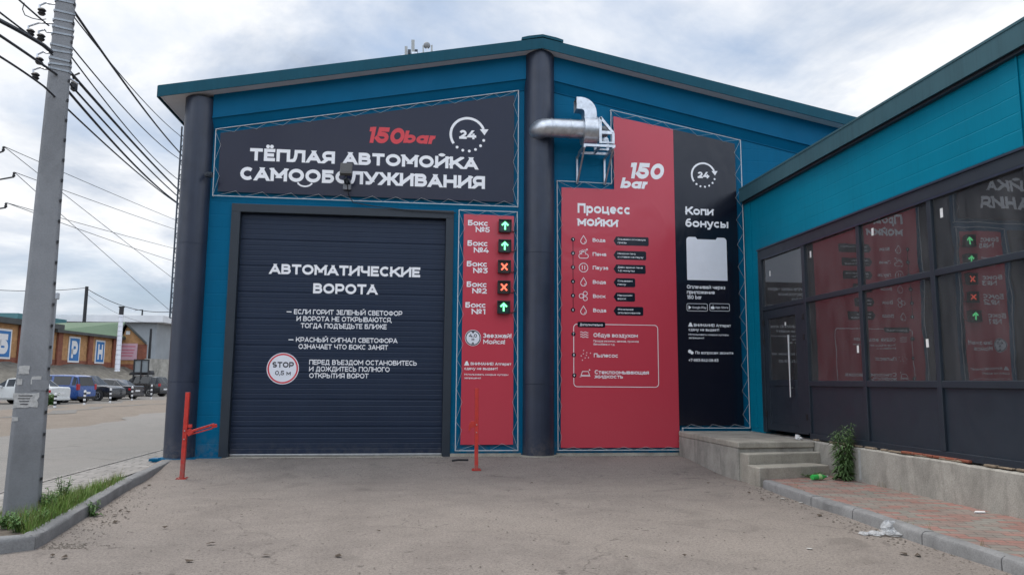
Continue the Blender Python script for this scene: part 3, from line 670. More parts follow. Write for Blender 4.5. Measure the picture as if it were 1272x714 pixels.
# ================================================================== BANNERS
def lacing(mb, sheet, frame, step=.5, y=-.068):
    """rope zigzag from the eyelets of the sheet to the tube frame"""
    for (a, b), (fa, fb) in zip(sheet, frame):
        a, b, fa, fb = (V((p[0], y, p[1])) for p in (a, b, fa, fb)); L = (b-a).length; n = max(2, round(L/step))
        for i in range(n):
            t0, t1 = (i+random.uniform(.0, .12))/n, (i+.5+random.uniform(-.12, .12))/n
            p0 = fa.lerp(fb, t0); p1 = a.lerp(b, t1); p2 = fa.lerp(fb, min(1, (i+1)/n))
            ins = (a-fa).normalized()*.025
            mb.tube([p0, p1+ins, p2], .0028, 5)
def banner_frame(pts, t):
    mb = MB()
    P = [V((x, -.062, z)) for x, z in pts]
    for i in range(len(P)): mb.tube([P[i], P[(i+1) % len(P)]], .008, 8)
    for i in range(len(P)):                        # short ties back to the wall
        mb.tube([P[i], P[i]+V((0, .06, 0))], .01, 6)
    return mb.build('frame', M['whitetube'], t)
def inset(pts, d):
    n = len(pts); out = []
    for i in range(n):
        p, a, b = V((*pts[i], 0)), V((*pts[i-1], 0)), V((*pts[(i+1) % n], 0))
        da, db = (p-a).normalized(), (b-p).normalized(); na, nb = V((-da.y, da.x, 0)), V((-db.y, db.x, 0)); m = na+nb; m = m/(m.length_squared/2)
        q = p+m*d; out.append((q.x, q.y))
    return out
def sheet(pts, t, mat, name='sheet', y=-.058, nx=22):
    # a slightly slack sheet: fine grid inside the outline built by ear-free fan of strips
    mb = MB(); mb.prism([V((x, y, z)) for x, z in pts], (0, .003, 0)); return mb.build(name, mat, t)
def edges(p): return [(p[i], p[(i+1) % len(p)]) for i in range(len(p))]
BY = -.058; PB = Plane(BY)
# -- dark header banner (outline counter-clockwise seen from the street)
hb = thing('header_banner', 'dark slanted header banner reading ТЁПЛАЯ АВТОМОЙКА САМООБСЛУЖИВАНИЯ above the gate', 'banner', (-1.05, 0, 4.85))
fr = [(-3.975, 4.85), (1.84, 4.84), (1.84, 7.24), (-3.985, 6.15)]; sh = inset(fr, .085)
banner_frame(fr, hb); sheet(sh, hb, M['vdark']); mb = MB(); lacing(mb, edges(sh), edges(fr)); mb.build('lacing', M['rope'], hb)
mb = MB(); text_px(mb, PB, 'ТЁПЛАЯ АВТОМОЙКА', 310.1, 199.4, 593.5, 15.4, .265, 0, .11)
# the line follows the photograph's perspective because both baselines are level on the sheet
text_px(mb, PB, 'САМООБСЛУЖИВАНИЯ', 298, 223.5, 602.4, 16.4, .265, 0, .11); mb.build('lettering', M['letter'], hb)
mb = MB(); x, z = PB.px(378.8, 226); stroke(mb, PB, A(x, z+.03, .15, .12, 205, 335, 14), .03); mb.build('smile_mark', M['letter'], hb)
mb = MB(); text_px(mb, PB, '150', 455, 177.4, 500.5, 20, .27, .2, .10); text_px(mb, PB, 'bar', 500.5, 177.6, 541, 13.8, .3, .2, .07); mb.build('red_lettering', M['letterred'], hb)
mb = MB(); icon24(mb, PB, 581, 167.5, 21); mb.build('clock_mark', M['letter'], hb)
# -- narrow red banner with the bay numbers
rb = thing('bay_banner', 'narrow red banner listing Бокс №5 to №1 beside the gate', 'banner', (1.25, 0, .1))
fr = [(.68, .11), (1.87, .11), (1.83, 4.735), (.68, 4.735)]; sh = [(.775, .22), (1.775, .22), (1.765, 4.65), (.775, 4.66)]
banner_frame(fr, rb); sheet(sh, rb, M['vred']); mb = MB(); lacing(mb, edges(sh), edges(fr), .55); mb.build('lacing', M['rope'], rb)
mb = MB()
for n_, (xl, yb, xr), (xl2, yb2, xr2) in (('5', (581.3, 280, 606.3), (590.9, 288.3, 608.4)), ('4', (580.7, 305.2, 606), (588.5, 313.7, 607.2)), ('3', (579.9, 330.8, 605.3), (587.8, 339.1, 605.7)),
                                          ('2', (579.7, 356.2, 604.8), (586.6, 364.3, 604.7)), ('1', (578.1, 381.8, 603.5), (585.8, 390, 602.7))):
    text_px(mb, PB, 'Бокс', xl, yb, xr, 6.7, .22); text_px(mb, PB, '№'+n_, xl2, yb2, xr2, 6.6, .2)
text_px(mb, PB, 'Заезжай!', 599.8, 419.3, 635.3, 5.6, .2); text_px(mb, PB, 'Мойся!', 600.3, 427, 627.3, 5.6, .2)
text_px(mb, PB, 'ВНИМАНИЕ! Аппарат', 584.6, 453.2, 635, 3.5, .2); text_px(mb, PB, 'сдачу не выдает!', 576.8, 459, 618, 3.5, .2)
text_px(mb, PB, 'Использовать мокрые купюры', 576.8, 465.8, 631.3, 2.2, .18); text_px(mb, PB, 'запрещено!', 576.8, 470.2, 597.3, 2.2, .18)
x, z = PB.px(579.7, 451.7); fillp(mb, PB, [(x-.05, z-.03), (x+.05, z-.03), (x+.015, z+.05), (x-.015, z+.05)])
mb.build('lettering', M['letter'], rb)
x, z = PB.px(587.5, 419.5); r_ = .155
mb = MB(); disc(mb, PB, x, z, r_, 0, 32); mb.build('height_sign', M['signwhite'], rb)
mb = MB(); stroke(mb, PB, A(x, z, r_*.88, r_*.88, 0, 360, 32)[:-1], r_*.12, True, .001); PB1 = Plane(BY-.001)
put_text(mb, PB1, '4,0', x-r_*.5, z+.01, x+r_*.5, r_*.42, .22); put_text(mb, PB1, 'м', x-r_*.16, z-.055, x+r_*.16, r_*.38, .22)
fillp(mb, PB1, [(x-.035, z+r_*.8), (x, z+r_*.52), (x+.035, z+r_*.8)]); fillp(mb, PB1, [(x-.03, z-r_*.78), (x+.03, z-r_*.78), (x, z-r_*.5)]); mb.build('height_sign_marks', M['letterdark'], rb)
# -- tall red and black banner
tb = thing('process_banner', 'large stepped banner, red half with Процесс мойки and black half with Копи бонусы', 'banner', (4.4, 0, .1))
xs = 5.055
fr = [(2.645, .11), (5.13, .11), (5.13, .53), (6.51, .53), (6.50, 6.42), (3.745, 6.93), (3.745, 5.385), (2.63, 5.40)]
banner_frame(fr, tb)
red = [(2.70, .155), (5.06, .155), (5.055, 6.585), (3.80, 6.80), (3.80, 5.27), (2.72, 5.27)]
blk = [(5.062, .58), (6.39, .58), (6.375, 6.34), (5.057, 6.585)]
sheet(red, tb, M['vred'], 'red_sheet'); sheet(blk, tb, M['vblack'], 'black_sheet')
mb = MB()
lacing(mb, [((2.70, .155), (5.06, .155)), ((3.80, 6.80), (3.80, 5.27)), ((3.80, 5.27), (2.72, 5.27)), ((2.72, 5.27), (2.70, .155)), ((5.06, .155), (5.06, .53)), ((5.1, .58), (6.39, .58)), ((6.39, .58), (6.375, 6.34)), ((6.375, 6.34), (3.80, 6.80))],
       [((2.645, .11), (5.13, .11)), ((3.745, 6.93), (3.745, 5.385)), ((3.745, 5.385), (2.63, 5.40)), ((2.63, 5.40), (2.645, .11)), ((5.13, .11), (5.13, .53)), ((5.13, .53), (6.51, .53)), ((6.51, .53), (6.50, 6.42)), ((6.50, 6.42), (3.745, 6.93))], .5)
mb.build('lacing', M['rope'], tb)
mb = MB()
text_px(mb, PB, '150', 780, 221.6, 823, 19.8, .27, .22, .10); text_px(mb, PB, 'bar', 770.3, 233.6, 804.5, 11.8, .3, .22, .07); mb.build('logo_lettering', M['letter'], tb)
mb = MB()
for t_, xl, yl, xr, ch, w_ in (('Процесс', 717.5, 264.4, 783, 12, .25), ('мойки', 717.5, 280.5, 767.4, 12, .25), ('Вода', 736.2, 300.4, 751.9, 4.5, .19), ('Пена', 736.2, 317.8, 753.1, 4.5, .19), ('Пауза', 736.3, 334.7, 755.5, 4.5, .19),
    ('Вода', 736.4, 352.4, 752.6, 4.5, .19), ('Воск', 736.6, 369.9, 752, 4.5, .19), ('Вода', 736.8, 387.5, 753, 4.5, .19), ('Обдув воздухом', 737.2, 418.4, 792.2, 5, .2), ('Продув резинок, замков, проемов', 737.2, 424.5, 793.4, 2.5, .17),
    ('бензобака и т.д.', 737.2, 428.5, 763.7, 2.5, .17), ('Пылесос', 737.7, 443.6, 767.7, 5, .2), ('Стеклоомывающая', 738.7, 464.3, 806, 5, .2), ('жидкость', 738.7, 469.6, 773.8, 5, .2)):
    text_px(mb, PB, t_, xl, yl, xr, ch, w_)
mb.build('lettering', M['letter'], tb)
mb = MB()
for t_, xl, yl, xr, ch, w_ in (('Копи', 851.5, 266.6, 886, 10.2, .25), ('бонусы', 851.5, 281.8, 904.6, 10.2, .25), ('Оплачивай через', 853.2, 358.3, 900.8, 4.6, .2), ('приложение', 853.3, 364.7, 887.9, 4.6, .2), ('150 bar', 853.4, 371.2, 871.7, 4.6, .2),
    ('ВНИМАНИЕ! Аппарат', 861.8, 405.4, 907.8, 3.6, .2), ('сдачу не выдает!', 855.4, 410.8, 893.2, 3.6, .2), ('Использовать мокрые купюры', 855.4, 416.3, 905, 2.3, .17), ('запрещено!', 855.4, 420.5, 874.5, 2.3, .17),
    ('По вопросам звоните', 863.8, 439.5, 910.9, 3.6, .2), ('+7-983-542-08-83', 855.4, 448.8, 892.4, 3.6, .2), ('Google Play', 859.8, 382.9, 877.4, 2.5, .16), ('App Store', 888.4, 382.9, 904.6, 2.5, .16)):
    text_px(mb, PB, t_, xl, yl, xr, ch, w_)
for xl, xr in ((853.4, 878.6), (881.7, 906)):
    x0, z0 = PB.px(xl, 385.9); x1, z1 = PB.px(xr, 377.4); stroke(mb, PB, rrect(x0, z0, x1, z1, .025), .008, True)
x, z = PB.px(856.9, 381.7); fillp(mb, PB, [(x-.028, z-.04), (x+.035, z), (x-.028, z+.04)])
x, z = PB.px(885.2, 381.9); disc(mb, PB, x-.012, z-.004, .028, 0, 14); disc(mb, PB, x+.012, z-.004, .028, .0006, 14); fillp(mb, PB, [(x, z+.03), (x+.004, z+.046), (x+.018, z+.05), (x+.014, z+.034)])
x, z = PB.px(857.7, 403.6); fillp(mb, PB, [(x-.05, z-.03), (x+.05, z-.03), (x+.015, z+.05), (x-.015, z+.05)])
x, z = PB.px(858, 437.2); disc(mb, PB, x-.02, z+.015, .036, 0, 16); disc(mb, PB, x+.025, z-.012, .033, .0006, 16)
mb.build('bonus_lettering', M['letter'], tb)
mb = MB(); icon24(mb, PB, 873.7, 217.6, 14.4); mb.build('clock_mark', M['letter'], tb)
x0, z0 = PB.px(853.6, 347.6); x1, z1 = PB.px(902.2, 295.6)
xm = (x0+x1)/2; wd_ = x1-x0
mb = MB(); fillp(mb, PB, [(x0, z0), (x1, z0)] + A(x1-.07, z1-.07, .07, .07, 0, 90, 6) + [(xm+.27*wd_, z1), (xm+.23*wd_, z1-.045), (xm-.23*wd_, z1-.045), (xm-.27*wd_, z1)] + A(x0+.07, z1-.07, .07, .07, 90, 180, 6))
mb.build('blank_card', M['signwhite'], tb)
# step marks, icons, tags
mbw = MB(); mbd = MB(); mbn = MB(); mbt = MB(); PB2 = Plane(BY-.0015)
ys = (297.4, 314.5, 331.9, 349.5, 367.1, 384.8); tags = (('Смываем основную', 'грязь', 805.7, 299), ('Наносим пену', 'и ставим на паузу', 802.6, 316.7), ('Даём время пене', '1-2 минуты', 801.9, 333.8), ('Смываем', 'пену', 789, 350.7), ('Наносим', 'воск', 788.8, 368.6), ('Финальное', 'ополаскивание', 799, 386))
xa, za = PB.px(711.7, 297.4); xb, zb_ = PB.px(711.9, 384.8); stroke(mbd, PB, [(xa, za), (xb, zb_)], .012)
for i, y in enumerate(ys):
    x, z = PB.px(711.7, y); disc(mbd, PB, x, z, .042, .0008, 18); put_text(mbn, PB2, str(i+1), x-.012, z-.02, x+.014, .04, .2)
    t1, t2, xr, yc = tags[i]
    xl, zc_ = PB.px(762.1, yc); x2, _ = PB.px(xr, yc); hh = .088
    mbg = MB(); fillp(mbg, PB, [(xl, zc_), (xl+.055, zc_-hh), (x2-.02, zc_-hh), (x2, zc_-hh+.02), (x2, zc_+hh-.02), (x2-.02, zc_+hh), (xl+.055, zc_+hh)])
    mbg.build('step_tag', M['vblack'], tb); xs0 = xl+.085
    ln = max(len(t1), len(t2)); wmax = x2-.06-xs0
    put_text(mbt, PB2, t1, xs0, zc_+.016, xs0+wmax*len(t1)/ln, .036, .17); put_text(mbt, PB2, t2, xs0, zc_-.052, xs0+wmax*len(t2)/ln, .036, .17)
    x, z = PB.px(724.8, y+.5)
    if i in (0, 3, 5):
        stroke(mbw, PB, [(x, z+.085)]+A(x, z-.025, .058, .058, 25, -205, 16), .011, True)
        stroke(mbw, PB, A(x, z-.025, .034, .034, 0, -70, 6), .009)
    elif i == 1:
        stroke(mbw, PB, A(x-.05, z-.05, .045, .045, 60, 250, 10)+[(x+.06, z-.092)]+A(x+.055, z-.05, .042, .042, -80, 120, 10), .011); stroke(mbw, PB, A(x, z-.02, .055, .055, 150, 30, 10), .011)
        for dx, dz, r2 in ((-.06, .03, .02), (-.02, .055, .016), (.03, .05, .022), (.07, .085, .014)): stroke(mbw, PB, A(x+dx, z+dz, r2, r2, 0, 360, 10)[:-1], .008, True)
    elif i == 2:
        stroke(mbw, PB, A(x, z, .088, .088, 0, 360, 24)[:-1], .011, True); stroke(mbw, PB, [(x-.025, z-.04), (x-.025, z+.04)], .012); stroke(mbw, PB, [(x+.025, z-.04), (x+.025, z+.04)], .012)
    else:
        for dx, dz in ((-.045, 0), (.035, .05), (.035, -.05)): stroke(mbw, PB, A(x+dx, z+dz, .042, .042, 0, 360, 14)[:-1], .011, True)
x0, z0 = PB.px(712.8, 480); x1, z1 = PB.px(816.9, 404); stroke(mbw, PB, rrect(x0, z0, x1, z1, .07), .012, True)
xl, zl = PB.px(717.3, 406.2); xr, zh = PB.px(751.8, 399.9); fillp(mbd, PB, rrect(xl, zl, xr, zh, .03), .001); put_text(mbt, PB2, 'Дополнительно', xl+.05, zl+.03, xr-.05, .045, .19)
for n_, (bx, by_) in zip('789', ((712.3, 414.7), (712.8, 440.7), (713.3, 466))):
    x, z = PB.px(bx, by_); disc(mbd, PB, x, z, .042, .0012, 18); put_text(mbn, PB2, n_, x-.014, z-.02, x+.014, .04, .2)
x, z = PB.px(725.8, 415.5)
for k in (-.045, 0, .045): stroke(mbw, PB, [(x-.08+.016*i, z+k+.012*math.sin(i*1.25)) for i in range(11)], .011)
x, z = PB.px(726.5, 441)
for i in range(9):
    a = i*2.4; r2 = .03+.011*i; disc(mbw, PB, x+r2*math.cos(a), z+r2*math.sin(a), .010, 0, 8)
x, z = PB.px(727, 464); stroke(mbw, PB, [(x-.085, z-.03), (x-.055, z+.045), (x+.06, z+.045), (x+.085, z-.03)], .011, True); stroke(mbw, PB, [(x-.11, z-.06), (x-.06, z-.045), (x+.1, z-.045)], .011); disc(mbw, PB, x+.085, z+.075, .014, 0, 8)
mbw.build('step_icons', M['letter'], tb); mbd.build('step_marks', M['vblack'], tb); mbn.build('step_numbers', M['letter'], tb); mbt.build('tag_lettering', M['letter'], tb)

# ---- lane signals
M['sgreen'] = emit('green_signal', (.16, .95, .34), 1.5); M['sred'] = emit('red_signal', (1.0, .13, .07), 1.3); M['lens_g'] = pm('signal_lens', (.012, .045, .04), .1, 20, .25); M['lens_r'] = pm('signal_lens_brown', (.05, .028, .02), .1, 20, .25)
for n_, px_, py_, kd in (('5', 627.5, 280.6, 'g'), ('4', 627.1, 305.6, 'g'), ('3', 626.6, 331.2, 'r'), ('2', 626.1, 356.6, 'r'), ('1', 625.7, 381.6, 'g')):
    c = onY(px_, py_, -.16)
    t = thing('lane_signal', ('lit green arrow' if kd == 'g' else 'lit red cross') + ' signal box beside Бокс №%s on the red banner' % n_, 'signal light', (c.x, -.06, c.z), group='lane signals on the red banner')
    s_ = .118; mb = MB(); ya, yf = BY-.002, -.15
    mb.box((c.x-s_, yf, c.z-s_), (c.x+s_, ya, c.z+s_))
    for (a, b) in (((c.x-s_-.008, yf-.05, c.z+s_-.012), (c.x+s_+.008, yf, c.z+s_+.008)), ((c.x-s_-.008, yf-.04, c.z-s_), (c.x-s_+.008, yf, c.z+s_-.013)), ((c.x+s_-.008, yf-.04, c.z-s_), (c.x+s_+.008, yf, c.z+s_-.013)), ((c.x-s_+.009, yf-.012, c.z-s_-.004), (c.x+s_-.009, yf, c.z-s_+.012))): mb.box(a, b)
    mb.build('housing', M['black'], t)
    q = .1; mb = MB().box((c.x-q, yf-.004, c.z-q), (c.x+q, yf-.001, c.z+q)); mb.build('lens', M['lens_g' if kd == 'g' else 'lens_r'], t)
    P_ = Plane(yf-.005); mb = MB()
    if kd == 'g': stroke(mb, P_, [(c.x, c.z-.075), (c.x, c.z+.06)], .032); stroke(mb, P_, [(c.x-.062, c.z+.012), (c.x, c.z+.072), (c.x+.062, c.z+.012)], .032, o=.0006)
    else: stroke(mb, P_, [(c.x-.058, c.z-.062), (c.x+.058, c.z+.062)], .028); stroke(mb, P_, [(c.x-.058, c.z+.062), (c.x+.058, c.z-.062)], .028, o=.0006)
    mb.build('arrow' if kd == 'g' else 'cross', M['sgreen' if kd == 'g' else 'sred'], t)
    mb = MB(); mb.tube([(c.x+s_-.01, -.09, c.z-.08), (c.x+s_+.05, -.09, c.z-.10), (c.x+s_+.08, -.08, c.z-.085), (1.815, -.07, c.z-.06)], .008, 6); mb.build('cable', M['black'], t)

# ---- floodlight on the header banner
c = onY(430, 212, -.38); x, z = c.x, c.z
fl = thing('floodlight', 'grey floodlight head on a short bracket in front of the header banner lettering', 'floodlight', (x, -.06, z-.2))
rot = Matrix.Rotation(R(-28), 3, 'X')
mb = MB().cbox((x, -.40, z+.02), (.215, .07, .26), rot)
for k in range(6): mb.cbox(V((x-.085+.034*k, -.40, z+.02)) + rot @ V((0, .06, 0)), (.008, .05, .22), rot)
mb.build('lamp_head', pm('floodlight_grey', (.09, .09, .085), .1, 10, .5), fl, bevel=.008)
mb = MB().cbox(V((x, -.40, z+.02)) + rot @ V((0, -.037, 0)), (.18, .004, .215), rot); mb.build('lens', pm('floodlight_lens', (.05, .05, .05), .1, 30, .3), fl)
mb = MB(); mb.box((x-.05, -.36, z-.17), (x+.05, -.06, z-.14)); mb.box((x-.012, -.40, z-.16), (x+.012, -.34, z-.06)); mb.box((x-.06, -.075, z-.24), (x+.06, -.062, z-.08)); mb.build('bracket', M['frame'], fl)
mb = MB(); mb.box((x-.075, -.13, z-.30), (x+.075, -.064, z-.20)); mb.build('junction_box', pm('junction_grey', (.18, .19, .21), .1, 10, .5), fl, bevel=.006)
mb = MB(); mb.tube([(x, -.34, z-.08), (x+.03, -.42, z-.25), (x+.04, -.2, z-.42), (x+.12, -.09, z-.54), (x+.5, -.085, z-.60), (x+1.2, -.085, z-.66), (x+2.1, -.085, z-.68)], .01, 6); mb.build('cable', M['wire'], fl)

# ---- exhaust fan with duct
ef = thing('exhaust_fan', 'silver exhaust fan and duct on wall brackets above the process banner', 'exhaust fan', (3.3, 0, 5.9))
YD = -.46
c0 = onY(669.4, 158.6, YD); c1 = onY(724, 159.5, YD); zd = (c0.z+c1.z)/2 - .01; xd0 = c0.x; xd1 = c1.x; rd = .185
mb = MB(); pts = [V((xd0+.02, -.25, zd))] + [V((xd0+.02+.2*(1-math.cos(R(a))), -.26-.2*math.sin(R(a)), zd)) for a in (0, 30, 60, 90)] + [V((xd1+.02, YD, zd))]
mb.tube(pts, rd, 28)
for xx in (xd0+.24, xd0+.62): mb.lathe([(rd+.001, -.012), (rd+.007, -.008), (rd+.007, .008), (rd+.001, .012)], (xx, YD, zd), 'X', 28)
mb.build('duct', M['galv'], ef, smooth=30)
xh0, xh1 = xd1-.01, onY(740.5, 160, YD).x; rh = .275
mb = MB().lathe([(0, xh0-0), (rh, xh0), (rh+.012, xh0), (rh+.012, xh0+.012), (rh, xh0+.014), (rh, xh1-.014), (rh+.012, xh1-.012), (rh+.012, xh1), (0, xh1)], (0, YD, zd-.03), 'X', 36)
mb.build('fan_housing', M['galv'], ef, smooth=30)
# square outlet elbow turning to the left
wb = .105; xo = (xh0+xh1)/2; vs = []; ce = V((xo-.30, 0, zd+.28)); fs = []
secs = [(0, None)] + [(a, 1) for a in range(0, 91, 15)]
rings = []
def sec(p, tdir):
    nn = V((0, 1, 0)); b = tdir.cross(nn)
    return [p+b*wb*1.15+nn*wb*1.3, p-b*wb*1.15+nn*wb*1.3, p-b*wb*1.15-nn*wb*1.3, p+b*wb*1.15-nn*wb*1.3]
rings.append(sec(V((xo, YD, zd+.12)), V((0, 0, 1))))
for a in range(0, 91, 15): rings.append(sec(V((xo-.19+.19*math.cos(R(a)), YD, zd+.30+.19*math.sin(R(a)))), V((-math.sin(R(a)), 0, math.cos(R(a))))))
rings.append(sec(V((xo-.28, YD, zd+.49)), V((-1, 0, 0))))
mb = MB()
for rg in rings: mb.v += rg
for i in range(len(rings)-1):
    for k in range(4): mb.f.append((i*4+k, i*4+(k+1) % 4, (i+1)*4+(k+1) % 4, (i+1)*4+k))
mb.build('outlet_elbow', M['galv'], ef, smooth=30)
# motor stand
xs0, xs1 = xh1+.005, onY(760, 160, YD).x - .02; zs0, zs1 = zd-.35, zd+.17
mb = MB()
for yy in (YD-.24, YD+.2):
    mb.beam((xs0+.02, yy, zs0), (xs0+.02, yy, zs1), .05, .05, (1, 0, 0)); mb.beam((xs1-.02, yy, zs0), (xs1-.02, yy, zs1-.30), .05, .05, (1, 0, 0)); mb.beam((xs0+.02, yy, zs1), (xs1-.02, yy, zs1-.30), .05, .05, (0, 1, 0))
    mb.beam((xs0+.045, yy, zs1-.30), (xs1-.045, yy, zs1-.30), .06, .045, (0, 1, 0)); mb.beam((xs0+.045, yy, zs0+.02), (xs1-.045, yy, zs0+.02), .028, .05, (0, 1, 0))
    mb.build('motor_side_frame', M['galv'], ef); mb = MB()
mb = MB().lathe([(0, xs0+.02), (.1, xs0+.02), (.11, xs0+.05), (.11, xs1-.10), (.09, xs1-.07), (0, xs1-.07)], (0, YD-.02, zd-.03), 'X', 24); mb.build('motor', pm('motor_grey', (.16, .18, .2), .1, 10, .5), ef, smooth=30)
mb = MB()
for yy in (YD-.26, YD+.24): mb.box((xh0-.03, yy, zs0-.07), (xs1+.02, yy+.04, zs0-.022))
for xx in (xh0-.03, xs0+.0, xs1-.03): mb.box((xx, YD-.215, zs0-.06), (xx+.04, YD+.235, zs0-.024))
mb.build('base_frame', M['galv'], ef)
for xx in (xh0-.02, xs1-.03):
    mb = MB(); mb.beam((xx, -.03, zs0-.1), (xx, -.03, zs0-.64), .04, .035, (1, 0, 0)); mb.beam((xx, -.01, zs0-.092), (xx, YD-.30, zs0-.092), .04, .03); mb.beam((xx, YD-.26, zs0-.11), (xx, -.06, zs0-.62), .03, .03)
    mb.build('wall_bracket', M['galv'], ef)

# ================================================================== GLASS-FRONTED SIDE BUILDING
sb = thing('side_building', 'low teal side building with a dark framed glass front and concrete plinth', 'building', (6.52, -7, 0))
WXF = 6.52; YE = -19.6                      # glazing plane and near end (behind the camera)
mb = MB()
mb.box((WXF, -.72, .3), (WXF+.2, -.105, 5.12)); mb.box((WXF, -6.98, 4.0), (WXF+.2, -.722, 5.12)); mb.box((WXF-.004, YE, 4.0), (WXF+.2, -7.26, 5.12))
mb.box((14.0, YE, -.2), (14.2, -.11, 5.1)); mb.box((WXF+.2, YE, -.2), (14, YE+.2, 5.1)); mb.box((WXF+.25, -.3, -.1), (14, -.11, 5.1))
mb.build('wall', M['teal'], sb)
mb = MB(); mb.box((WXF-.012, -7.256, 3.99), (WXF+.1, -6.984, 5.12)); mb.box((WXF-.022, -7.262, 3.99), (WXF-.0125, -7.235, 5.12)); mb.box((WXF-.012, -.4, .55), (WXF-.002, -.11, 5.1))
mb.each('corner_flashing', M['teal'], sb)
mb = MB(); mb.box((WXF-.03, -6.97, 3.985), (WXF-.002, -.7, 4.012)); mb.box((WXF-.03, YE, 3.985), (WXF-.006, -7.27, 4.012)); mb.each('drip_edge', M['teal'], sb)
# roof and fascia
FX = 6.40; fz0, fz1 = 5.065, 5.345
mb = MB().box((FX+.025, YE-.2, 5.13), (14.4, -.14, 5.30)); rf = mb.build('roof', M['rooftrim2'], sb)
mb = MB(); mb.box((FX, YE-.2, fz0), (FX+.022, -.14, fz1)); mb.box((FX-.008, YE-.2, fz1-.02), (FX+.05, -.14, fz1+.012)); mb.build('fascia', M['rooftrim2'], rf)
mb = MB(); mb.box((FX+.024, YE-.2, 5.07), (WXF+.05, -.14, 5.085)); mb.box((FX+.05, YE, 5.03), (WXF-.002, -.15, 5.068)); mb.build('eaves_strip', M['frame'], rf)
# concrete plinth
pz = .475
vs = []; fs = []; n = 60
for i in range(n+1):
    y = -.12 - 19.3*i/n; j = random.uniform(-.006, .006) if i else 0
    vs += [(WX+j*.5, y, -.25), (WX+j*.5, y, pz-.02+j), (WX+.02, y, pz+j), (WXF+.2, y, pz+j), (WXF+.2, y, -.25)]
for i in range(n):
    for k in range(4): fs.append((i*5+k, i*5+k+1, i*5+k+6, i*5+k+5))
mb = MB().add(vs, fs); pl = mb.build('plinth', M['conc'], sb, smooth=30)
mb = MB(); 
y = -2.6
while y > -17:
    l = random.uniform(.12, .5)
    if random.random() < .75: mb.cbox((WXF-.04, y-l/2, pz+.018), (.08+random.uniform(-.02, .02), l, .022+random.uniform(-.008, .008)), Matrix.Rotation(random.uniform(-.06, .06), 3, 'Z'))
    y -= l+random.uniform(0, .15)
mb.each('mortar_lump', pm('mortar_rubble', (.20, .155, .11), .35, 6, .95, bump=.8, bscale=40), pl, bevel=.012)
mb = MB(); y = -5.0
while y > -6.1: mb.cbox((WXF-.052, y, pz+.03), (.05, .2, .03), Matrix.Rotation(random.uniform(-.1, .1), 3, 'Z')); y -= .215
mb.each('packing_brick', M['redbrick'], pl, bevel=.008)
# white drip stain on the plinth comes as a limewashed strip
mb = MB(); mb.box((WX-.006, -3.98, .02), (WX+.01, -3.93, pz-.03)); mb.build('lime_streak', pm('lime_streak', (.42, .42, .40), .15, 12, .9), pl)
# frame members
fx0, fx1 = WXF-.035, WXF+.06
zb, zsill, ztr, zh = .555, 1.41, 2.82, 3.80
mul = [-2.42, -4.07, -5.68, -7.29, -8.9, -10.5, -12.1, -13.7, -15.3, -16.9, -18.5]
mb = MB()
mb.box((fx0, YE, zh), (fx1, -.70, 3.985))                       # head
mb.box((fx0, -.84, zb-.05), (fx1, -.702, zh-.002))              # corner stile
mb.box((fx0+.004, YE, zb-.06), (fx1, mul[0]+.0, zb+.03))        # bottom rail
for i, y in enumerate(mul):
    wd = .085 if i else .10
    mb.box((fx0+.002, y-wd/2, zb+.031), (fx1, y+wd/2, zh-.002))
ys_ = [-.84] + mul + [YE]
for i in range(1, len(ys_)-1):
    a, b = ys_[i]-(.0425 if i > 1 else .05), ys_[i+1]+.0425
    mb.box((fx0+.006, b+.001, zsill-.045), (fx1, a-.001, zsill+.045)); mb.box((fx0+.006, b+.001, ztr-.042), (fx1, a-.001, ztr+.042))
mb.box((fx0+.006, mul[0]+.051, ztr-.042), (fx1, -.841, ztr+.042))
fr_ = mb.build('window_frame', M['frame'], sb, bevel=.006)
mb = MB(); mb.box((fx0-.012, YE, zh-.03), (fx0-.001, -.85, zh-.004)); mb.box((fx0-.02, YE, 3.96), (fx0-.001, -.70, 3.988)); mb.build('glazing_bead', M['slate'], fr_)
def pane(y0, y1, z0, z1, name='pane', inner=True):
    mb = MB(); mb.box((WXF+.008, y0, z0), (WXF+.014, y1, z1)); o = mb.build(name, M['glass'], sb)
    if inner:
        t1, t2 = random.uniform(.003, .010), random.uniform(-.006, .006)
        mb = MB().add([(WXF+.03+t2, y0, z0), (WXF+.03+t1, y1, z0), (WXF+.034+t1, y1, z1), (WXF+.034+t2, y0, z1)], [(0, 1, 2, 3)]); mb.build('inner_pane', M['glass2'], o)
for i in range(1, len(ys_)-1):
    a, b = ys_[i]-.045, ys_[i+1]+.045
    pane(b, a, zsill+.046, ztr-.043, inner=i < 4); pane(b, a, ztr+.043, zh-.003, inner=i < 4)
    mb = MB().box((WXF+.0, b, zb+.032), (WXF+.012, a, zsill-.046)); mb.build('spandrel_panel', M['frame'], sb)
pane(mul[0]+.052, -.842, ztr+.043, zh-.003)
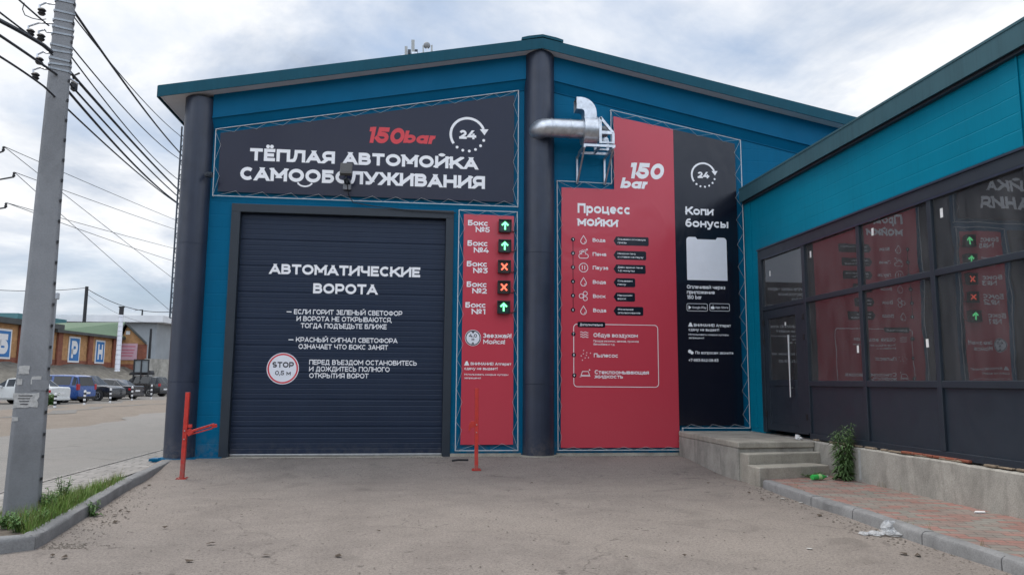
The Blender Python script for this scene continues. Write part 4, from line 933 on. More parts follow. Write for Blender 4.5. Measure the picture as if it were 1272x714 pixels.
# door
DY0, DY1 = -2.36, -.85
dr = MB(); dx0, dx1 = WXF-.02, WXF+.04
dr.box((dx0, DY0, zb), (dx1, DY0+.30, ztr-.05)); dr.box((dx0, DY1-.16, zb), (dx1, DY1-.008, ztr-.05))
dr.box((dx0, DY0+.301, ztr-.21), (dx1, DY1-.161, ztr-.05)); dr.box((dx0, DY0+.301, 1.36), (dx1, DY1-.161, 1.47)); dr.box((dx0, DY0+.301, zb), (dx1, DY1-.161, zb+.13))
dr.box((dx0+.01, DY0+.301, zb+.131), (dx1-.02, DY1-.161, 1.359))
door = dr.build('door', M['frame'], sb, bevel=.004)
mb = MB().box((WXF+.008, DY0+.302, 1.472), (WXF+.014, DY1-.162, ztr-.212)); mb.build('door_pane', M['glass'], door)
p0 = onX(978.8, 415.8, WXF-.085); p1 = onX(982.7, 493, WXF-.085)
mb = MB(); hy = (p0.y+p1.y)/2; mb.tube([(WXF-.085, hy, p0.z), (WXF-.085, hy, p1.z)], .017, 12)
for z in (p0.z-.14, p1.z+.16): mb.tube([(WXF-.085, hy, z), (WXF-.02, hy, z)], .010, 8)
mb.build('door_handle', M['alu'], door, smooth=True)
for k, z in enumerate((.85, 2.2, 2.55)):
    mb = MB().box((dx0-.022, DY1-.03, z-.05), (dx0-.002, DY1+.03, z+.05)); mb.box((dx0-.022, DY0-.03, z-.05), (dx0-.002, DY0+.03, z+.05)); mb.each('hinge', M['black'], door, bevel=.004)
# maker's paper stickers left on the panes
mb = MB()
for px_, py_, w_, h_ in ((1169.5, 264.5, .05, .12), (1083.8, 288, .05, .11), (1006.8, 315.9, .045, .11), (956.4, 339.7, .04, .10), (1065.7, 433.5, .05, .11), (975.5, 402, .05, .06), (1152, 426, .05, .11)):
    q = onX(px_, py_, WXF+.006); m_ = MB().cbox(q, (.002, w_, h_), Matrix.Rotation(random.uniform(-.05, .05), 3, 'X')); m_.build('pane_sticker', M['paper'], sb)
# dim room behind the glass
mb = MB(); mb.add([(13.9, YE+.3, .5), (13.9, -.35, .5), (WXF+.3, -.35, .5), (WXF+.3, YE+.3, .5)], [(0, 1, 2, 3)]); mb.build('room_floor', pm('room_floor', (.10, .10, .10), .2, 2, .7), sb)
mb = MB(); mb.box((WXF+.3, YE+.3, 4.1), (13.9, -.35, 4.14)); mb.box((11.2, YE+.3, .5), (11.3, -.35, 4.1)); mb.box((WXF+.3, -.40, .5), (11.2, -.36, 4.1)); mb.build('room_walls', pm('room_wall', (.10, .14, .17), .15, 1, .7), sb)
mb = MB()
for y0, y1 in ((-2.5, -2.95), (-5.72, -6.8), (-10.6, -11.2)):
    k = 9; P_ = [V((WXF+.42+.05*math.sin(i*1.9), y0+(y1-y0)*i/k, 0)) for i in range(k+1)]
    for i in range(k): mb.add([P_[i]+V((0, 0, .6)), P_[i+1]+V((0, 0, .6)), P_[i+1]+V((0, 0, 3.9)), P_[i]+V((0, 0, 3.9))], [(0, 1, 2, 3)])
mb.each('curtain', pm('pale_blue_curtain', (.30, .42, .46), .15, 3, .8), sb, smooth=80)

# ================================================================== PORCH
po = thing('porch', 'worn concrete porch with three steps in front of the dark glass door', 'porch', (5.6, -2, 0))
ZL = .475
A0 = V((5.03, -.09, 0)); A1 = onZ(917, 549, ZL); B1 = onZ(1014, 547.8, ZL); B1.x = WX-.004; 
mb = MB().prism([V((A0.x, A0.y, ZL-.10)), V((A1.x, A1.y, ZL-.10)), V((B1.x, B1.y, ZL-.10)), V((B1.x, A0.y, ZL-.10))], (0, 0, .10))
mb.build('landing_slab', M['step'], po, bevel=.018)
a0, a1, b1 = A0+V((.006, 0, 0)), A1+V((.006, .03, 0)), B1+V((0, .03, 0))
mb = MB().prism([V((a0.x, a0.y, -.25)), V((a1.x, a1.y, -.25)), V((b1.x, b1.y, -.25)), V((b1.x, a0.y, -.25))], (0, 0, ZL-.103+.25)); mb.build('landing_base', M['conc'], po, bevel=.01)
prev = (A1, B1)
lv = [.315, .155]; sdir = (A0-A1); sdir.z = 0; sdir.normalize()
frs = [(onZ(930, 564, .315), onZ(1028, 561, .315)), (onZ(943, 581, .155), onZ(1032, 577.5, .155))]
for k, (z, (a, b)) in enumerate(zip(lv, frs)):
    d = (b-a).normalized(); b2 = a+d*1.32 if k else a+d*1.40
    nb_ = V((-d.y, d.x, 0)); dep = .42
    mb = MB().prism([V((a.x, a.y, -.25+.002*k)), V((b2.x, b2.y, -.25+.002*k)), V((b2.x, b2.y, 0))+nb_*dep+V((0, 0, -.25+.002*k)), V((a.x, a.y, 0))+sdir*dep+V((0, 0, -.25+.002*k))], (0, 0, z+.25))
    mb.build('step', M['step'], po, bevel=.016)

# ================================================================== SMALL THINGS
def post(px_, py_, top, label, arm):
    p = onZ(px_, py_, 0); 
    for _ in range(6): p = onZ(px_, py_, drive_z(p.x, p.y))
    t = thing('barrier_post', label, 'barrier post', p, group='red parking barrier posts')
    q = onY(top[0], top[1], p.y); tp = V((q.x, p.y, q.z)); r_ = .034
    mb = MB(); mb.beam(p+V((0, 0, .008)), tp, .062, .062, (0, 1, 0)); mb.build('upright', M['redpaint'], t, bevel=.006)
    mb = MB(); mb.box(p+V((-.075, -.075, -.01)), p+V((.075, .075, .008)))
    for sx in (-1, 1):
        for sy in (-1, 1): mb.lathe([(0, .022), (.012, .02), (.012, .008)], p+V((sx*.055, sy*.055, 0)), n=6)
    mb.build('base_plate', M['redpaint'], t)
    mid = p.lerp(tp, .53); mb = MB()
    for u in arm: mb.beam(mid+V(u[0]), mid+V(u[1]), u[2], u[3])
    mb.build('hinged_arm', M['redpaint'], t, bevel=.004)
    mb = MB()
    for dz in (-.1, .03): mb.tube([mid+V((0, -.045, dz)), mid+V((0, -.03, dz))], .010, 8)
    mb.each('bolt', M['galv'], t)
post(226, 594, (233.6, 487), 'red barrier post with arm folded out right, in front of the corner column', [((.03, 0, .10), (.10, -.01, .10), .03, .05), ((.03, 0, -.02), (.10, 0, .03), .05, .09), ((.09, 0, .02), (.40, .12, .12), .035, .035), ((.08, 0, -.03), (.38, .12, .06), .02, .02), ((.37, .10, .09), (.43, .14, .10), .05, .05)])
post(591.6, 583, (592.2, 482), 'red barrier post with a small latch, standing in front of the narrow red banner', [((-.10, 0, .06), (-.03, 0, .06), .03, .05), ((-.12, 0, .0), (-.03, 0, .03), .04, .07), ((-.12, 0, -.08), (-.11, 0, .06), .025, .03)])

def crumple(c, r, n, flat=.6, seed=1):
    """a wrinkled sheet bunched up round c"""
    rnd = random.Random(seed); vs = []; fs = []; U, W_ = n*2, n
    for j in range(W_+1):
        for i in range(U):
            a = 2*math.pi*i/U; b = math.pi*(j/W_-.5); k = r*(.72+.5*rnd.random())
            vs.append(c+V((k*math.cos(a)*math.cos(b), k*math.sin(a)*math.cos(b), max(0, (math.sin(b)+.9)*k*flat*.5))))
    for j in range(W_):
        for i in range(U): fs.append((j*U+i, j*U+(i+1) % U, (j+1)*U+(i+1) % U, (j+1)*U+i))
    return MB().add(vs, fs)
def plastic():
    m, t, b = newmat('clear_plastic_film'); b.inputs['Base Color'].default_value = (.8, .82, .84, 1); b.inputs['Roughness'].default_value = .22
    b.inputs['Alpha'].default_value = .42; b.inputs['Specular IOR Level'].default_value = .8; mbump(t, b, mnoise(t, 30, 5, .6, dist=1.5), .9, .03); return m
M['film'] = plastic()
def splash(m, hgt=.55, amt=.5, c=(.17, .15, .13)):
    t = m.node_tree; b = t.nodes['Principled BSDF']; src = b.inputs['Base Color'].links[0].from_socket if b.inputs['Base Color'].links else tuple(b.inputs['Base Color'].default_value)[:3]
    g = t.nodes.new('ShaderNodeNewGeometry'); sp = t.nodes.new('ShaderNodeSeparateXYZ'); t.links.new(g.outputs['Position'], sp.inputs[0])
    zr_ = t.nodes.new('ShaderNodeMapRange'); t.links.new(sp.outputs[2], zr_.inputs[0]); zr_.inputs[1].default_value = 0; zr_.inputs[2].default_value = hgt; zr_.inputs[3].default_value = 1; zr_.inputs[4].default_value = 0
    n1 = mramp(t, mnoise(t, 9, 6, .7, dist=.3), [(.42, (0,)*3), (.62, (1,)*3)])
    mu = t.nodes.new('ShaderNodeMath'); mu.operation = 'MULTIPLY'; t.links.new(zr_.outputs[0], mu.inputs[0]); t.links.new(n1, mu.inputs[1])
    m2 = t.nodes.new('ShaderNodeMath'); m2.operation = 'MULTIPLY'; t.links.new(mu.outputs[0], m2.inputs[0]); m2.inputs[1].default_value = amt
    t.links.new(mmix(t, m2.outputs[0], src, c), b.inputs['Base Color'])
for k_ in ('blue', 'slate'): splash(M[k_], .45, .4)
splash(M['gate'], .3, .22)
splash(M['redpaint'], .3, .7)
c = onZ(1107, 664, GD); mb = crumple(c+V((0, -.02, 0)), .12, 9, .45, 3)
for (dx, dy, r_, s_) in ((-.17, .0, .085, 4), (-.27, .03, .06, 8), (.15, -.15, .10, 5), (.02, .05, .085, 6)):
    k = crumple(c+V((dx, dy, 0)), r_, 6, .5 if s_ != 6 else 1.5, s_); mb.add(k.v, k.f)
o = mb.build('plastic_bag', M['film'], origin=c); tag(o, 'crumpled clear plastic bag on the asphalt against the right kerb', 'plastic bag')
# green bottle lying among the weeds
c = onZ(1018, 592, .035); bt = thing('plastic_bottle', 'bright green plastic bottle lying at the foot of the lowest step', 'bottle', c)
ax = V((.96, .28, 0)).normalized(); 
def blathe(prof, c, ax, mat, name, par):
    mb = MB().lathe(prof, (0, 0, 0), 'X', 18); m3 = V((1, 0, 0)).rotation_difference(ax).to_matrix(); mb.v = [c+m3 @ p for p in mb.v]; return mb.build(name, mat, par, smooth=40)
blathe([(0, -.15), (.036, -.148), (.04, -.13), (.037, -.06), (.040, -.05), (.040, .03), (.037, .045), (.03, .08), (.014, .115), (.013, .135), (0, .136)], c, ax, pm('green_bottle', (.04, .40, .08), .1, 10, .2), 'body', bt)
blathe([(0, .137), (.015, .137), (.015, .155), (0, .156)], c, ax, pm('bottle_cap', (.5, .5, .5), .1, 10, .4), 'cap', bt)
blathe([(.0408, -.045), (.0408, .02)], c, ax, pm('bottle_label', (.35, .6, .25), .3, 30, .4), 'label', bt)
# white cup on the landing
c = onZ(990, 546, ZL); q = MB(); q.lathe([(.0, .0), (.034, .0), (.042, .075), (.044, .078), (.039, .078), (.032, .005)], c, n=18); q.v = [c+Matrix.Rotation(R(14), 3, 'Y') @ (p-c) for p in q.v]
for p in q.v: p.z += .008
k = crumple(c+V((.03, -.03, .0)), .05, 5, 1.0, 11); q.add(k.v, k.f)
tag(q.build('paper_cup', M['paper'], origin=c, smooth=40), 'crushed white paper cup standing on the porch landing by the door', 'paper cup')
c = onZ(1215, 636, -.008); mb = MB().prism([c+V((x, y, 0)) for x, y in ((-.07, -.03), (.05, -.05), (.09, .01), (.0, .04))], (0, 0, .012)); tag(mb.build('paper_scrap', M['paper'], origin=c), 'flat white paper scrap on the brick pavement near the plinth', 'paper scrap')
for (px_, py_, s_, lab) in ((995, 624, .045, 'small pale litter scrap beside the right kerb near the porch'), (1005, 681, .04, 'thin pale litter strip on the asphalt left of the plastic bag'), (972, 619, .05, 'torn pale card beside the kerb foot nearest the porch steps')):
    p = onZ(px_, py_, GD+.006); k = crumple(p, s_*.7, 4, .25, int(px_)); tag(k.build('litter_scrap', M['litter'], origin=p), lab, 'litter', 'litter on the asphalt')
p = onZ(572, 571, .03); mb = MB().tube([p+V((-.15, 0, -.01)), p+V((-.03, .03, 0)), p+V((.14, .05, -.005))], .02, 6); tag(mb.build('rag', M['black'], origin=p), 'thin black rag lying on the asphalt under the narrow red banner', 'rag')
# pebbles, twigs and dry leaves on the asphalt: nobody could count them
mb = MB()
def pebble(p, r_):
    m_ = 6; rr = [r_*random.uniform(.6, 1.2) for _ in range(m_)]
    vs = [p+V((rr[i]*math.cos(i*math.pi/3), rr[i]*math.sin(i*math.pi/3), 0)) for i in range(m_)] + [p+V((random.uniform(-.3, .3)*r_, random.uniform(-.3, .3)*r_, r_*random.uniform(.4, .8)))]
    mb.add(vs, [(i, (i+1) % m_, m_) for i in range(m_)])
for i in range(1500):
    x, y = random.uniform(-4, 4.8), random.uniform(-12.5, -.2)
    pebble(V((x, y, drive_z(x, y)+.004)), random.choice((.005, .006, .008, .012)))
for i in range(700):
    k = random.random(); j = random.randrange(3); q = KL[j].lerp(KL[j+1], k); x = q.x+abs(random.gauss(0, .22))+.02; pebble(V((x, q.y, drive_z(x, q.y)+.003)), random.choice((.005, .007, .010, .014)))
for i in range(500):
    x = random.uniform(-3.4, 5.0); y = -abs(random.gauss(0, .10))-.14; pebble(V((x, y, drive_z(x, y)+.003)), random.choice((.005, .008, .011, .015)))
for i in range(500):
    k = random.random(); j = random.randrange(5); q = KS[j].lerp(KS[j+1], k); x = q.x-abs(random.gauss(0, .16))-.02; pebble(V((x, q.y, drive_z(x, q.y)+.003)), random.choice((.006, .009, .013, .018)))
tag(mb.build('gravel', pm('grit', (.14, .12, .10), .5, 30, .95)), kind='stuff')
mb = MB()
for px_, py_ in ((142, 640), (150, 634), (158, 636), (143, 648), (262, 675), (235, 697), (180, 606), (185, 603), (128, 650), (80, 692), (65, 690), (205, 655), (930, 612), (947, 620), (1018, 640), (1140, 690), (1122, 688), (850, 690), (470, 660), (778, 693), (660, 600), (300, 640), (420, 690), (880, 600), (330, 690)):
    p = onZ(px_, py_, GD+.008); a = random.uniform(0, 6); s_ = random.uniform(.018, .04)
    pts = [p+V((s_*1.3*math.cos(a+k*1.05)*(1 if k % 3 == 0 else .6), s_*1.3*math.sin(a+k*1.05)*(1 if k % 3 == 0 else .6), random.uniform(0, .02))) for k in range(6)]
    mb.add(pts+[p+V((0, 0, .018))], [(k, (k+1) % 6, 6) for k in range(6)])
tag(mb.build('dry_leaves', pm('dry_leaf', (.06, .042, .028), .5, 20, .9)), kind='stuff')

# ================================================================== VEGETATION
def blade(mb, p, h, a, lean, wd):
    d = V((math.cos(a), math.sin(a), 0)); n_ = V((-d.y, d.x, 0))
    p1 = p+V((0, 0, h*.55))+d*lean*.35; p2 = p+V((0, 0, h))+d*lean
    mb.add([p-n_*wd, p+n_*wd, p1+n_*wd*.7, p1-n_*wd*.7, p2], [(0, 1, 2, 3), (3, 2, 4)])
def leafq(mb, p, d, ln, wd, droop=.3):
    d = d.normalized(); s_ = d.cross(V((0, 0, 1))); s_ = s_.normalized() if s_.length > .01 else V((1, 0, 0))
    m_ = p+d*ln*.5+V((0, 0, .05*ln)); e = p+d*ln-V((0, 0, droop*ln)); u = V((0, 0, wd*.3))
    mb.add([p, m_+s_*wd/2+u, e, m_-s_*wd/2+u, m_], [(0, 4, 1), (1, 4, 2), (2, 4, 3), (3, 4, 0)])
def in_bed():
    j = random.choice((0, 1, 1, 1, 2, 2)); k = random.random(); a = V(bed_out[j+1]).lerp(V(bed_out[j+2]), k); b = V(bed_in[j+1]).lerp(V(bed_in[j+2]), k)
    t = random.random(); return a.lerp(b, t), (j+k), t
mb = MB()
for i in range(4600):
    q, u, t = in_bed()
    fade = max(.25, 1-.28*abs(u-1.3)); 
    if random.random() > fade*(1-.55*t): continue
    p = V((q.x, q.y, -.05-.07*t)); blade(mb, p, random.uniform(.06, .24)*(.55+.6*fade)*(1-.35*t), random.uniform(0, 6.3), random.uniform(.02, .12), random.uniform(.0025, .0045))
tag(mb.build('grass', M['grass']), kind='stuff')
mb = MB()
for i in range(700):
    q, u, t = in_bed()
    p = V((q.x, q.y, -.05-.07*t)); blade(mb, p, random.uniform(.10, .30)*(1-.4*t), random.uniform(0, 6.3), random.uniform(.03, .16), .002)
for i in range(260):        # thin growth along the kerb joints and the plinth foot
    k = random.random()
    if i % 2: j = random.randrange(4); q = KS[j].lerp(KS[j+1], k)+V((.15+random.uniform(-.02, .02), 0, -.01))
    else: q = V((WX-.01, -3.4-7*k*k, -.012))
    if math.sin(q.y*5.1)+math.sin(q.y*2.3) < .7: continue
    blade(mb, q, random.uniform(.03, .10), random.uniform(0, 6.3), random.uniform(.01, .06), .002)
tag(mb.build('dry_grass', pm('dry_blade', (.19, .17, .06), .3, 12, .7)), kind='stuff')
def weed(label, p, h, stems, leaves, ln, wd, mat, name='weed', spread=.12, group=None, up_=.5, cat='weed'):
    t = thing(name, label, cat, p, group=group); ms = MB(); ml = MB()
    for s_ in range(stems):
        a = random.uniform(0, 6.3); tip = p+V((spread*math.cos(a)*random.uniform(.4, 1), spread*math.sin(a)*random.uniform(.4, 1), h*random.uniform(.7, 1)))
        b0 = p+V((random.uniform(-.03, .03), random.uniform(-.03, .03), -.01)); ms.tube([b0, b0.lerp(tip, .5)+V((0, 0, .02*h)), tip], [.006, .005, .002], 5)
        for k in range(leaves):
            f = (k+.5)/leaves; q = b0.lerp(tip, f); a2 = k*2.4+random.uniform(-.5, .5); sc = (1.1-.55*f)*random.uniform(.7, 1.15)
            leafq(ml, q, V((math.cos(a2), math.sin(a2), up_*random.uniform(.5, 1.4))), ln*sc, wd*sc, random.uniform(.1, .45))
    ms.build('stem', M['leaf2'], t); ml.build('foliage', mat, t)
    return t
wz = V((6.28, -3.62, -.012)); wz = onZ(1048, 596, -.012); wz.x = min(wz.x, WX-.1)
weed('tall bushy green weed growing against the plinth beside the porch steps', wz, .86, 16, 46, .17, .034, M['leaf2'], spread=.19, up_=.15)
q = onZ(1014, 594, -.01); weed('low sprawling weed round the green bottle', q+V((0, .10, 0)), .07, 10, 7, .09, .03, M['leaf'], spread=.24)
for (px_, py_, h, st, lv_, ln, wd, lab) in ((60, 640, .28, 8, 10, .10, .045, 'broad leafy weed right of the concrete pole foot'), (78, 622, .30, 8, 11, .09, .035, 'taller weed standing behind the broad leafy weed near the pole'), (22, 660, .16, 9, 7, .10, .045, 'low weed at the front of the concrete pole foot'), (4, 655, .14, 7, 7, .09, .04, 'low weed at the left picture edge by the pole'), (48, 652, .15, 8, 7, .09, .045, 'low weed between the pole and the corner kerb stone'), (115, 641, .19, 7, 8, .08, .035, 'small weed growing from the kerb foot on the asphalt side')):
    zz = GD if px_ == 115 else -.06; p = onZ(px_, py_, zz)
    weed(lab, p, h, st, lv_, ln, wd, M['leaf'], spread=.13, group='weeds by the left kerb')

# ================================================================== CONCRETE UTILITY POLE
pb = onZ(26, 648, GD); PX, PY = pb.x, pb.y
pole = thing('utility_pole', 'tall tapered concrete utility pole with steel straps at the left edge', 'utility pole', (PX, PY, GD))
H = 8.6
def pole_w(z): return .352-.026*(z-GD)
mb = MB(); vs = []; fs = []; ns = 18; ang = R(24)
prof = [(-.5, -.38), (-.40, -.5), (.40, -.5), (.5, -.38), (.42, .40), (.34, .48), (-.34, .48), (-.42, .40)]
for i in range(ns+1):
    z = GD-.2+(H+.2)*i/ns; w_ = pole_w(z)
    for (x, y) in prof: vs.append((PX+w_*(x*math.cos(ang)-y*math.sin(ang)), PY+w_*(x*math.sin(ang)+y*math.cos(ang)), z))
for i in range(ns):
    for k in range(8): fs.append((i*8+k, i*8+(k+1) % 8, (i+1)*8+(k+1) % 8, (i+1)*8+k))
fs.append(tuple(range(ns*8, ns*8+8)))
mb.add(vs, fs).build('shaft', M['polec'], pole, bevel=.012)
def pole_pt(u, z, off=0):    # point on the street-side face, u from -.5 (left) to .5 (right)
    w_ = pole_w(z); y = -.5*w_-off; x = u*w_; return V((PX+x*math.cos(ang)-y*math.sin(ang), PY+x*math.sin(ang)+y*math.cos(ang), z))
mb = MB(); z = .1
while z < 6.5:
    q = pole_pt(.47, z); mb.cbox(q+V((-.004, .002, 0)), (.022, .022, .03), Matrix.Rotation(ang, 3, 'Z')); z += .235
mb.each('bolt_hole', M['black'], pole)
zz = [onP(70, y, V((PX, PY, 0)), V((.4, -1, 0)).normalized()).z for y in (5, 17, 29, 37, 46, 60, 68, 77, 84, 90)]
for i, z in enumerate(zz):
    w_ = pole_w(z)+.012; pts = [V((PX+w_*(x*math.cos(ang)-y*math.sin(ang)), PY+w_*(x*math.sin(ang)+y*math.cos(ang)), z+.01*math.sin(i*3+k))) for k, (x, y) in enumerate(prof)]
    mb = MB()
    for k in range(8): mb.beam(pts[k], pts[(k+1) % 8], .006, .022)
    mb.build('strap', M['strap'], pole)
# torn notices on the shaft
def notice(u, z, w_, h, name='notice', seed=0, mat='paper'):
    rnd = random.Random(seed); q = pole_pt(u, z, .006); ex = V((math.cos(ang), math.sin(ang), 0)); ez = V((0, 0, 1)); pts = []
    for k in range(16):
        a = 2*math.pi*k/16; cx, cz = math.cos(a), math.sin(a); s_ = 1/max(abs(cx), abs(cz)); rg = rnd.uniform(.8, 1.0); pts.append(q+ex*(w_/2*cx*s_*rg)+ez*(h/2*cz*s_*rg))
    m_ = MB(); nrm = V((math.sin(ang), -math.cos(ang), 0))
    m_.prism(pts, -nrm*.002); return m_.build(name, M[mat], pole)
M['oldpaper'] = pm('weathered_paper', (.46, .46, .45), .25, 30, .8)
zc = lambda y: onP(30, y, pole_pt(0, 1), V((math.sin(ang), -math.cos(ang), 0))).z
notice(-.15, zc(497), .25, .17, seed=1, mat='oldpaper'); notice(.22, zc(478), .17, .13, seed=2, mat='polec'); notice(-.28, zc(459), .11, .10, seed=3, mat='oldpaper'); notice(-.4, zc(520), .06, .05, seed=4, mat='oldpaper'); notice(.1, zc(472), .10, .09, seed=5, mat='oldpaper'); notice(-.38, zc(474), .05, .07, seed=6, mat='oldpaper')
q = pole_pt(-.15, zc(497), .0095); ex = V((math.cos(ang), math.sin(ang), 0)); mb = MB()
for k in range(4): mb.cbox(q+V((0, 0, .05-.03*k))+ex*random.uniform(-.02, .02), (.13-.02*k, .001, .008), Matrix.Rotation(ang, 3, 'Z'))
mb.build('notice_print', M['letterdark'], pole)
# hook insulators on the left of the pole
wdir = V((-.196, 1, 0)).normalized(); wn = V((wdir.y, -wdir.x, 0))
def wp(x, y): return onP(x, y, V((PX, PY, 0)), wn)
for (x, y, xb, yb) in ((52, 14, 61, 5), (38, 40, 58, 29), (51, 46, 58, 40), (49, 75, 57, 66), (44, 94, 55, 86)):
    p = onD(x, y, (V((PX, PY, 0))-CAM).dot(fwd)+.9); b = onD(xb, yb, (V((PX, PY, 0))-CAM).dot(fwd)+.95)
    mb = MB(); mb.tube([b+V((.12, 0, 0)), b, p.lerp(b, .5)+V((0, 0, .06)), p+V((-.03, 0, .07)), p+V((-.025, 0, .01))], .012, 6); mb.build('insulator_hook', M['galv'], pole)
    mb = MB().lathe([(0, -.05), (.03, -.05), (.045, -.03), (.03, -.01), (.048, .01), (.03, .03), (0, .04)], p, n=12); mb.build('insulator', M['black'], pole, smooth=True)
q = wp(81, 94)
mb = MB().cbox(q+V((0, -.08, 0)), (.09, .05, .17)); mb.tube([q, q+V((.1, .12, -.05))], .015, 6); mb.build('clamp_plate', M['galv'], pole)
q = wp(92, 108); mb = MB().cbox(q, (.05, .08, .10)); mb.tube([q, q+V((.0, -.05, .12)), q+V((.05, 0, .18))], .012, 6); mb.build('cable_clamp', M['black'], pole)
# ---- overhead wires in the vertical plane of the line along the road
def qfit(P, far, n=26):
    """smooth sagging curve through the points, carried on past both ends"""
    S_ = [(p-P[0]).dot(wdir) for p in P]
    zs = [p.z for p in P]
    if len(P) == 2: P = [P[0], P[0].lerp(P[1], .5)-V((0, 0, .012*(P[1]-P[0]).length)), P[1]]; S_ = [(p-P[0]).dot(wdir) for p in P]; zs = [p.z for p in P]
    def f(s_):
        out = 0
        for i in range(3):
            t_ = zs[i]
            for j in range(3):
                if j != i: t_ *= (s_-S_[j])/(S_[i]-S_[j])
            out += t_
        return out
    a, b = S_[0], S_[-1]
    slope = (f(b)-f(b-.1))/.1
    pts = []
    for k in range(n+1):
        s_ = a+(b-a)*k/n; q = P[0]+wdir*s_; pts.append(V((q.x, q.y, f(s_))))
    e = pts[-1]; pts.append(e+wdir*far+V((0, 0, slope*far*.75))); return pts
def wire(label, px, r_, far=6, near=0, group='overhead wires on the concrete pole'):
    P = [wp(*p) for p in px]; pts = qfit(P, far)
    if near: d = (pts[0]-pts[1]).normalized(); pts = [pts[0]+d*near] + pts
    o = MB().tube(pts, r_, 6).build('overhead_wire', M['wire'], origin=pts[len(pts)//2]); return tag(o, label, 'wire', group)
wire('topmost thick black wire running right from the pole', [(86, 6), (134.5, 75.6), (222.7, 189)], .016); wire('thin black wire just under the topmost right hand wire', [(86, 14), (147, 90), (222.7, 168)], .008)
wire('third black wire down, right of the pole', [(86, 54.6), (222.7, 197.5)], .009); wire('fourth black wire down, right of the pole', [(85, 66), (220.6, 222.7)], .009)
wire('thick black cable leaving the clamp plate, upper of the bundle', [(82, 84), (153, 164), (220.6, 235)], .018); wire('thick black cable leaving the clamp plate, second of the bundle', [(80, 97), (150, 174), (220.6, 243.7)], .013)
wire('thick black cable of the bundle, third below the clamp plate', [(80, 108), (168, 206), (220.6, 252)], .016); wire('lowest black wire crossing behind the pole to the right', [(54.6, 107.6), (79, 131), (222, 254)], .011)
wire('thin wire entering from the top left to the pole straps', [(0, -22), (23.5, 0), (60.5, 32)], .009, 0, 3); wire('black wire meeting the pole at the second hook', [(0, 16), (25, 35), (48.7, 53)], .009, .5, 3)
wire('thickest black cable bundle entering from the left edge', [(0, 26), (28, 41), (54, 56.5)], .022, .3, 3); wire('thick black cable passing in front of the pole to the clamp plate', [(0, 44.5), (55.5, 82.4), (82, 101.5)], .014, .1, 3); wire('lowest black wire entering from the left edge', [(0, 70.6), (27, 88), (54.6, 107.6)], .011, .1, 3)
pts = [wp(30, 4), wp(28, 12), wp(31, 19), wp(40, 23), wp(50, 25), wp(57, 24)]; tag(MB().tube(pts, .005, 5).build('loose_wire', M['wire'], origin=pts[2]), 'thin loose loop of wire left of the pole top', 'wire')

# ================================================================== BACKGROUND ACROSS THE ROAD
def pd(x, y, D): return onD(x, y, D)
# brick building on its bank
P0 = pd(0, 446, 60); P1 = pd(143.5, 457, 78); P0 = V((P0.x, P0.y, 0)); P1 = V((P1.x, P1.y, 0)); dW = (P1-P0).normalized(); nW = V((dW.y, -dW.x, 0))     # facing the road
def onW(x, y, off=0): return onP(x, y, P0+nW*off, nW)
bb = thing('brick_building', 'long low ochre brick building with blue lettered panels and a green roof', 'building', P0)
zb0, zt0 = onW(60, 452).z-.2, onW(60, 408).z
far0 = P0-dW*34
mb = MB(); mb.prism([far0+V((0, 0, 1.0)), P1+V((0, 0, 1.0)), P1-nW*12+V((0, 0, 1.0)), far0-nW*12+V((0, 0, 1.0))], (0, 0, zt0-1.0)); mb.build('wall', M['brick'], bb)
Lw = (P1-P0).length
def wallbox(mb, s0, s1, z0, z1, o0, o1):
    a, b = P0+dW*s0, P0+dW*s1
    mb.prism([a+nW*o0+V((0, 0, z0)), b+nW*o0+V((0, 0, z0)), b+nW*o1+V((0, 0, z0)), a+nW*o1+V((0, 0, z0))], (0, 0, z1-z0))
def sW(x): q = onW(x, 430); return (q-P0).dot(dW)
zr = onW(60, 446).z
mb = MB(); wallbox(mb, -30, Lw+.01, 1.0, zr, .004, .05); mb.build('base_course', M['redbrick'], bb)
for x in (24, 72, 110.5, 141):
    mb = MB(); s_ = sW(x); wallbox(mb, s_-.35, s_+.35, 1.0, zt0-.05, .055, .22); mb.build('pier', M['redbrick'], bb)
M['bluepanel'] = pm('blue_panel', (.02, .16, .42), .1, 2, .5)
for (x0, x1, ch) in ((-9, 12.5, 'Б'), (84.5, 98.5, 'Р'), (118, 129.5, 'Н')):
    s0, s1 = sW(x0), sW(x1); za, zb2 = onW((x0+x1)/2, {'Б': 445.5, 'Р': 450, 'Н': 451.5}[ch]).z, onW((x0+x1)/2, {'Б': 408, 'Р': 418, 'Н': 422.5}[ch]).z
    mb = MB(); wallbox(mb, s0, s1, za, zb2, .02, .08); fr2 = mb.build('lettered_panel', M['paper'], bb)
    mb = MB(); wallbox(mb, s0+.16, s1-.16, za+.16, zb2-.16, .082, .10); mb.build('panel_field', M['bluepanel'], fr2)
    mb = MB(); ps, wd = glyphs(ch, .3)
    for poly, lay in ps:
        vs = [P0+dW*(s0+.42+q.x/wd*(s1-s0-.84))+nW*(.106+lay*.003)+V((0, 0, za+.4+q.y*(zb2-za-.8))) for q in poly]; mb.add(vs, [tuple(range(len(vs)))])
    mb.build('panel_letter', M['paper'], fr2)
M['greenroof'] = ribbed('green_metal_roof', (.10, .155, .095), .22, .06, .5); M['darkroof'] = pm('dark_roof', (.05, .055, .055), .2, 1, .6); M['whiteroof'] = pm('pale_roof', (.62, .64, .66), .08, .5, .5); M['greymetal'] = pm('grey_cladding', (.24, .265, .285), .1, .4, .5, streak=.15)
s0 = sW(66); e0, e1 = P0+dW*s0, P1+dW*.5; hr = 1.75
rdg0, rdg1 = onW(86, 400.5, -3.4), onW(157, 400, -3.4); 
